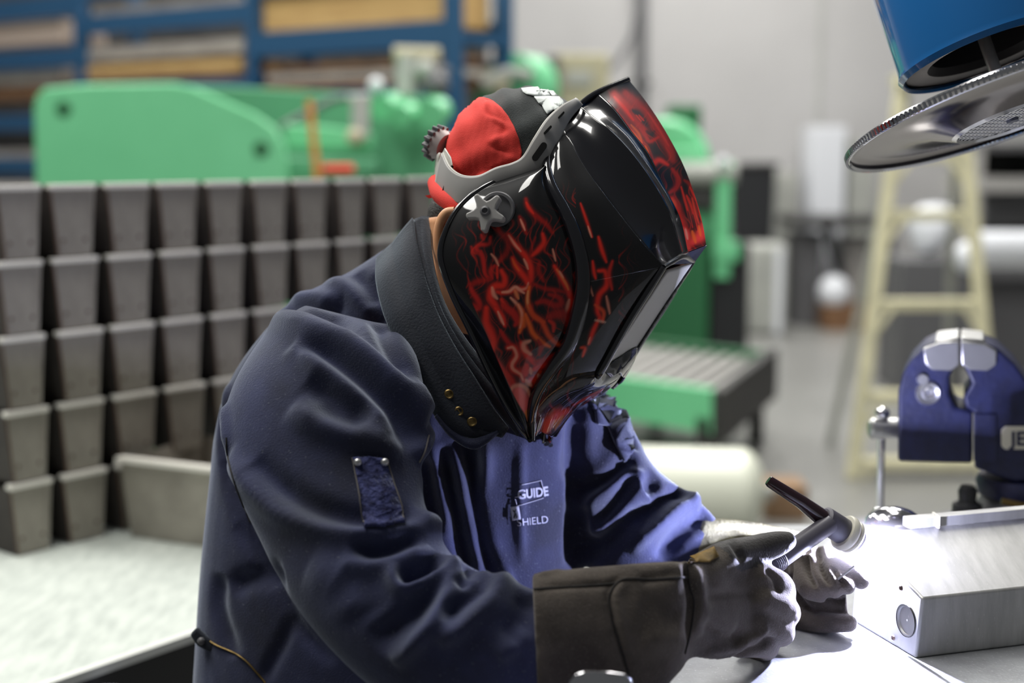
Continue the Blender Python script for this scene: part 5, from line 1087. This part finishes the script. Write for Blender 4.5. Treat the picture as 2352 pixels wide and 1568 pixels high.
GV = fold(GV, GQ, GB_, [
 (G6([(985,500),(1000,650),(1020,800),(1000,950),(970,1110)]), -6*mm, .007), (G6([(1030,560),(1060,700),(1080,850),(1060,1000)]), 3*mm, .010),
 (G6([(1070,760),(1200,745),(1320,740),(1420,760)]), -1.5*mm, .005), (G6([(1050,900),(1150,960),(1280,1010),(1400,1040)]), -3*mm, .008), (G6([(1090,830),(1200,920),(1280,960)]), 2*mm, .010),
 (G6([(1000,1130),(1150,1150),(1300,1120),(1420,1060),(1500,1000)]), -4*mm, .005), (G6([(1100,1090),(1280,1060),(1400,1000),(1480,940)]), 3*mm, .005),
 (G6([(590,640),(520,740),(545,900),(600,1100),(650,1270)]), -2.5*mm, .004), (G6([(620,650),(560,740),(585,900),(640,1100)]), 2*mm, .006),
 (G6([(700,660),(800,640),(950,610)]), -2*mm, .006), (G6([(1460,590),(1520,660),(1540,740)]), -3*mm, .004), (G6([(60,700),(300,690),(500,680),(600,640)]), -1.5*mm, .004), (G6([(60,630),(300,590),(600,545),(950,530)]), 1.5*mm, .004),
 (G6([(1240,400),(1290,480),(1330,540)]), -3*mm, .005), (G6([(720,1000),(900,1020),(1000,1060)]), 3*mm, .012), (G6([(700,820),(850,840),(950,900)]), -2*mm, .014)])
RG = body('right_glove', GV, GQ, 'glove', WL); GB2 = bvh(GV, GQ)
def rg(name, pts, r, m, off=.0006): ribbon(name, G6(pts), r, m, RG, off, GB2)
rg('cuff_seam', [(985,640),(800,655),(650,650),(580,670),(525,750),(535,880),(570,1000),(610,1130),(650,1260)], .0010, 'seam'); rg('cuff_seam', [(70,712),(250,700),(420,688),(560,676)], .0009, 'seam')
rg('cuff_stitching', [(50,640),(52,690),(74,715)], .0010, 'seam'); rg('wrist_seam', [(986,560),(1005,700),(1030,790),(1010,960),(975,1100)], .0007, 'seam', .0002)
decal('thumb_patch', G6([(985,530),(1060,505),(1150,465),(1175,520),(1120,552),(1040,552),(990,560)]), 'ochre', RG, .0012, GB2, cuts=3, th=.001)
RG.data.materials.append(M['glove_dark'])
tl = np.array([tuple(v) for v in pir([(1668,1276,1.193),(1725,1262,1.198),(1780,1248,1.206),(1812,1240,1.212)])]); og = np.array(ORG['person'])
for p_ in RG.data.polygons:
    c_ = np.array(p_.center) + og; dm = 1e9
    for i in range(3):
        ab = tl[i+1]-tl[i]; t = min(1, max(0, (c_-tl[i])@ab/(ab@ab))); dm = min(dm, np.linalg.norm(c_-tl[i]-t*ab))
    if dm < .0185: p_.material_index = 1
# ---- left glove
LD_ = .014     # the far hand sits a little deeper than the torch
pl3 = lambda l: [P(x, y, D+LD_) for x, y, D in l]
LF = Field(tuple(np.array(P(1800,1320,1.40)) - np.array([.14,.09,.08])), tuple(np.array(P(1800,1320,1.40)) + np.array([.10,.09,.08])), .002)
LF.mesh(*loft([(1768,1235,1762,1400,1.415,.4),(1810,1240,1800,1432,1.395,.4),(1860,1270,1862,1448,1.368,.35),(1910,1305,1915,1448,1.353,.32),(1942,1340,1948,1436,1.342,.3)], 24, 28), k=0)
LF.caps(pl3([(1836,1276,1.378),(1838,1310,1.358),(1856,1350,1.332),(1885,1362,1.324)]), [.0095,.0105,.010,.009], .003)
LF.caps(pl3([(1866,1274,1.376),(1870,1305,1.352),(1888,1342,1.326),(1915,1354,1.318)]), [.009,.010,.0095,.0085], .003)
LF.caps(pl3([(1895,1272,1.374),(1903,1300,1.348),(1920,1334,1.322),(1945,1346,1.316)]), [.0085,.0095,.009,.008], .003)
LF.caps(pl3([(1900,1305,1.350),(1935,1302,1.338),(1960,1318,1.328),(1978,1334,1.322)]), [.010,.010,.010,.008], .003)
LF.caps(pl3([(1830,1420,1.352),(1890,1430,1.33),(1950,1432,1.318)]), [.011,.0095,.008], .005)
V_, Q_ = LF.out(); Q_ = orient(V_, Q_); V_ = smooth(V_, Q_, 1); lb = bvh(V_, Q_)
V_ = fold(V_, Q_, lb, [([(1818,1290),(1820,1340),(1845,1385),(1880,1410)], -4*mm, .003), ([(1800,1320),(1808,1380),(1840,1420)], -2*mm, .004), ([(1852,1262),(1856,1310),(1875,1350)], -5*mm, .0028), ([(1881,1258),(1888,1305),(1908,1345)], -5*mm, .0028), ([(1912,1300),(1925,1322),(1938,1345)], -4*mm, .0028), ([(1900,1375),(1930,1378),(1950,1372)], -4*mm, .004)])
LG = body('left_glove', V_, Q_, 'glove', WL)
cf = Field(tuple(np.array(P(1720,1270,1.43)) - np.array([.09,.07,.07])), tuple(np.array(P(1720,1270,1.43)) + np.array([.09,.07,.07])), .003)
cf.mesh(*loft([(1612,1190,1585,1365,1.444,.6),(1660,1190,1640,1360,1.442,.55),(1720,1196,1710,1345,1.438,.5),(1790,1208,1780,1340,1.430,.45),(1852,1222,1835,1330,1.418,.4)], 24, 28), k=0)
V_, Q_ = cf.out(); Q_ = orient(V_, Q_); cb_ = bvh(V_, Q_)
V_ = fold(V_, Q_, cb_, [([(1650,1212),(1720,1216),(1800,1228)], -3*mm, .004), ([(1620,1240),(1660,1250),(1700,1240)], 2*mm, .006), ([(1740,1235),(1780,1245),(1830,1240)], 2*mm, .006)])
body('glove_cuff', V_, Q_, 'cream', LG)
# ---- trousers and boots below the picture
for sx, dx in ((-1, -.10), (1, .09)):
    hp_ = P(880, 1780, 1.47); x = hp_.x + dx
    MB().tube([(x, hp_.y, .80), (x, hp_.y-.02, .48), (x, hp_.y+.02, .09)], [.105,.085,.07], 20).build('trouser_leg', M['dark'], WL)
    MB().box((x-.05, hp_.y-.2, 0), (x+.05, hp_.y+.09, .10)).build('boot', M['black'], WL, bevel=.03)
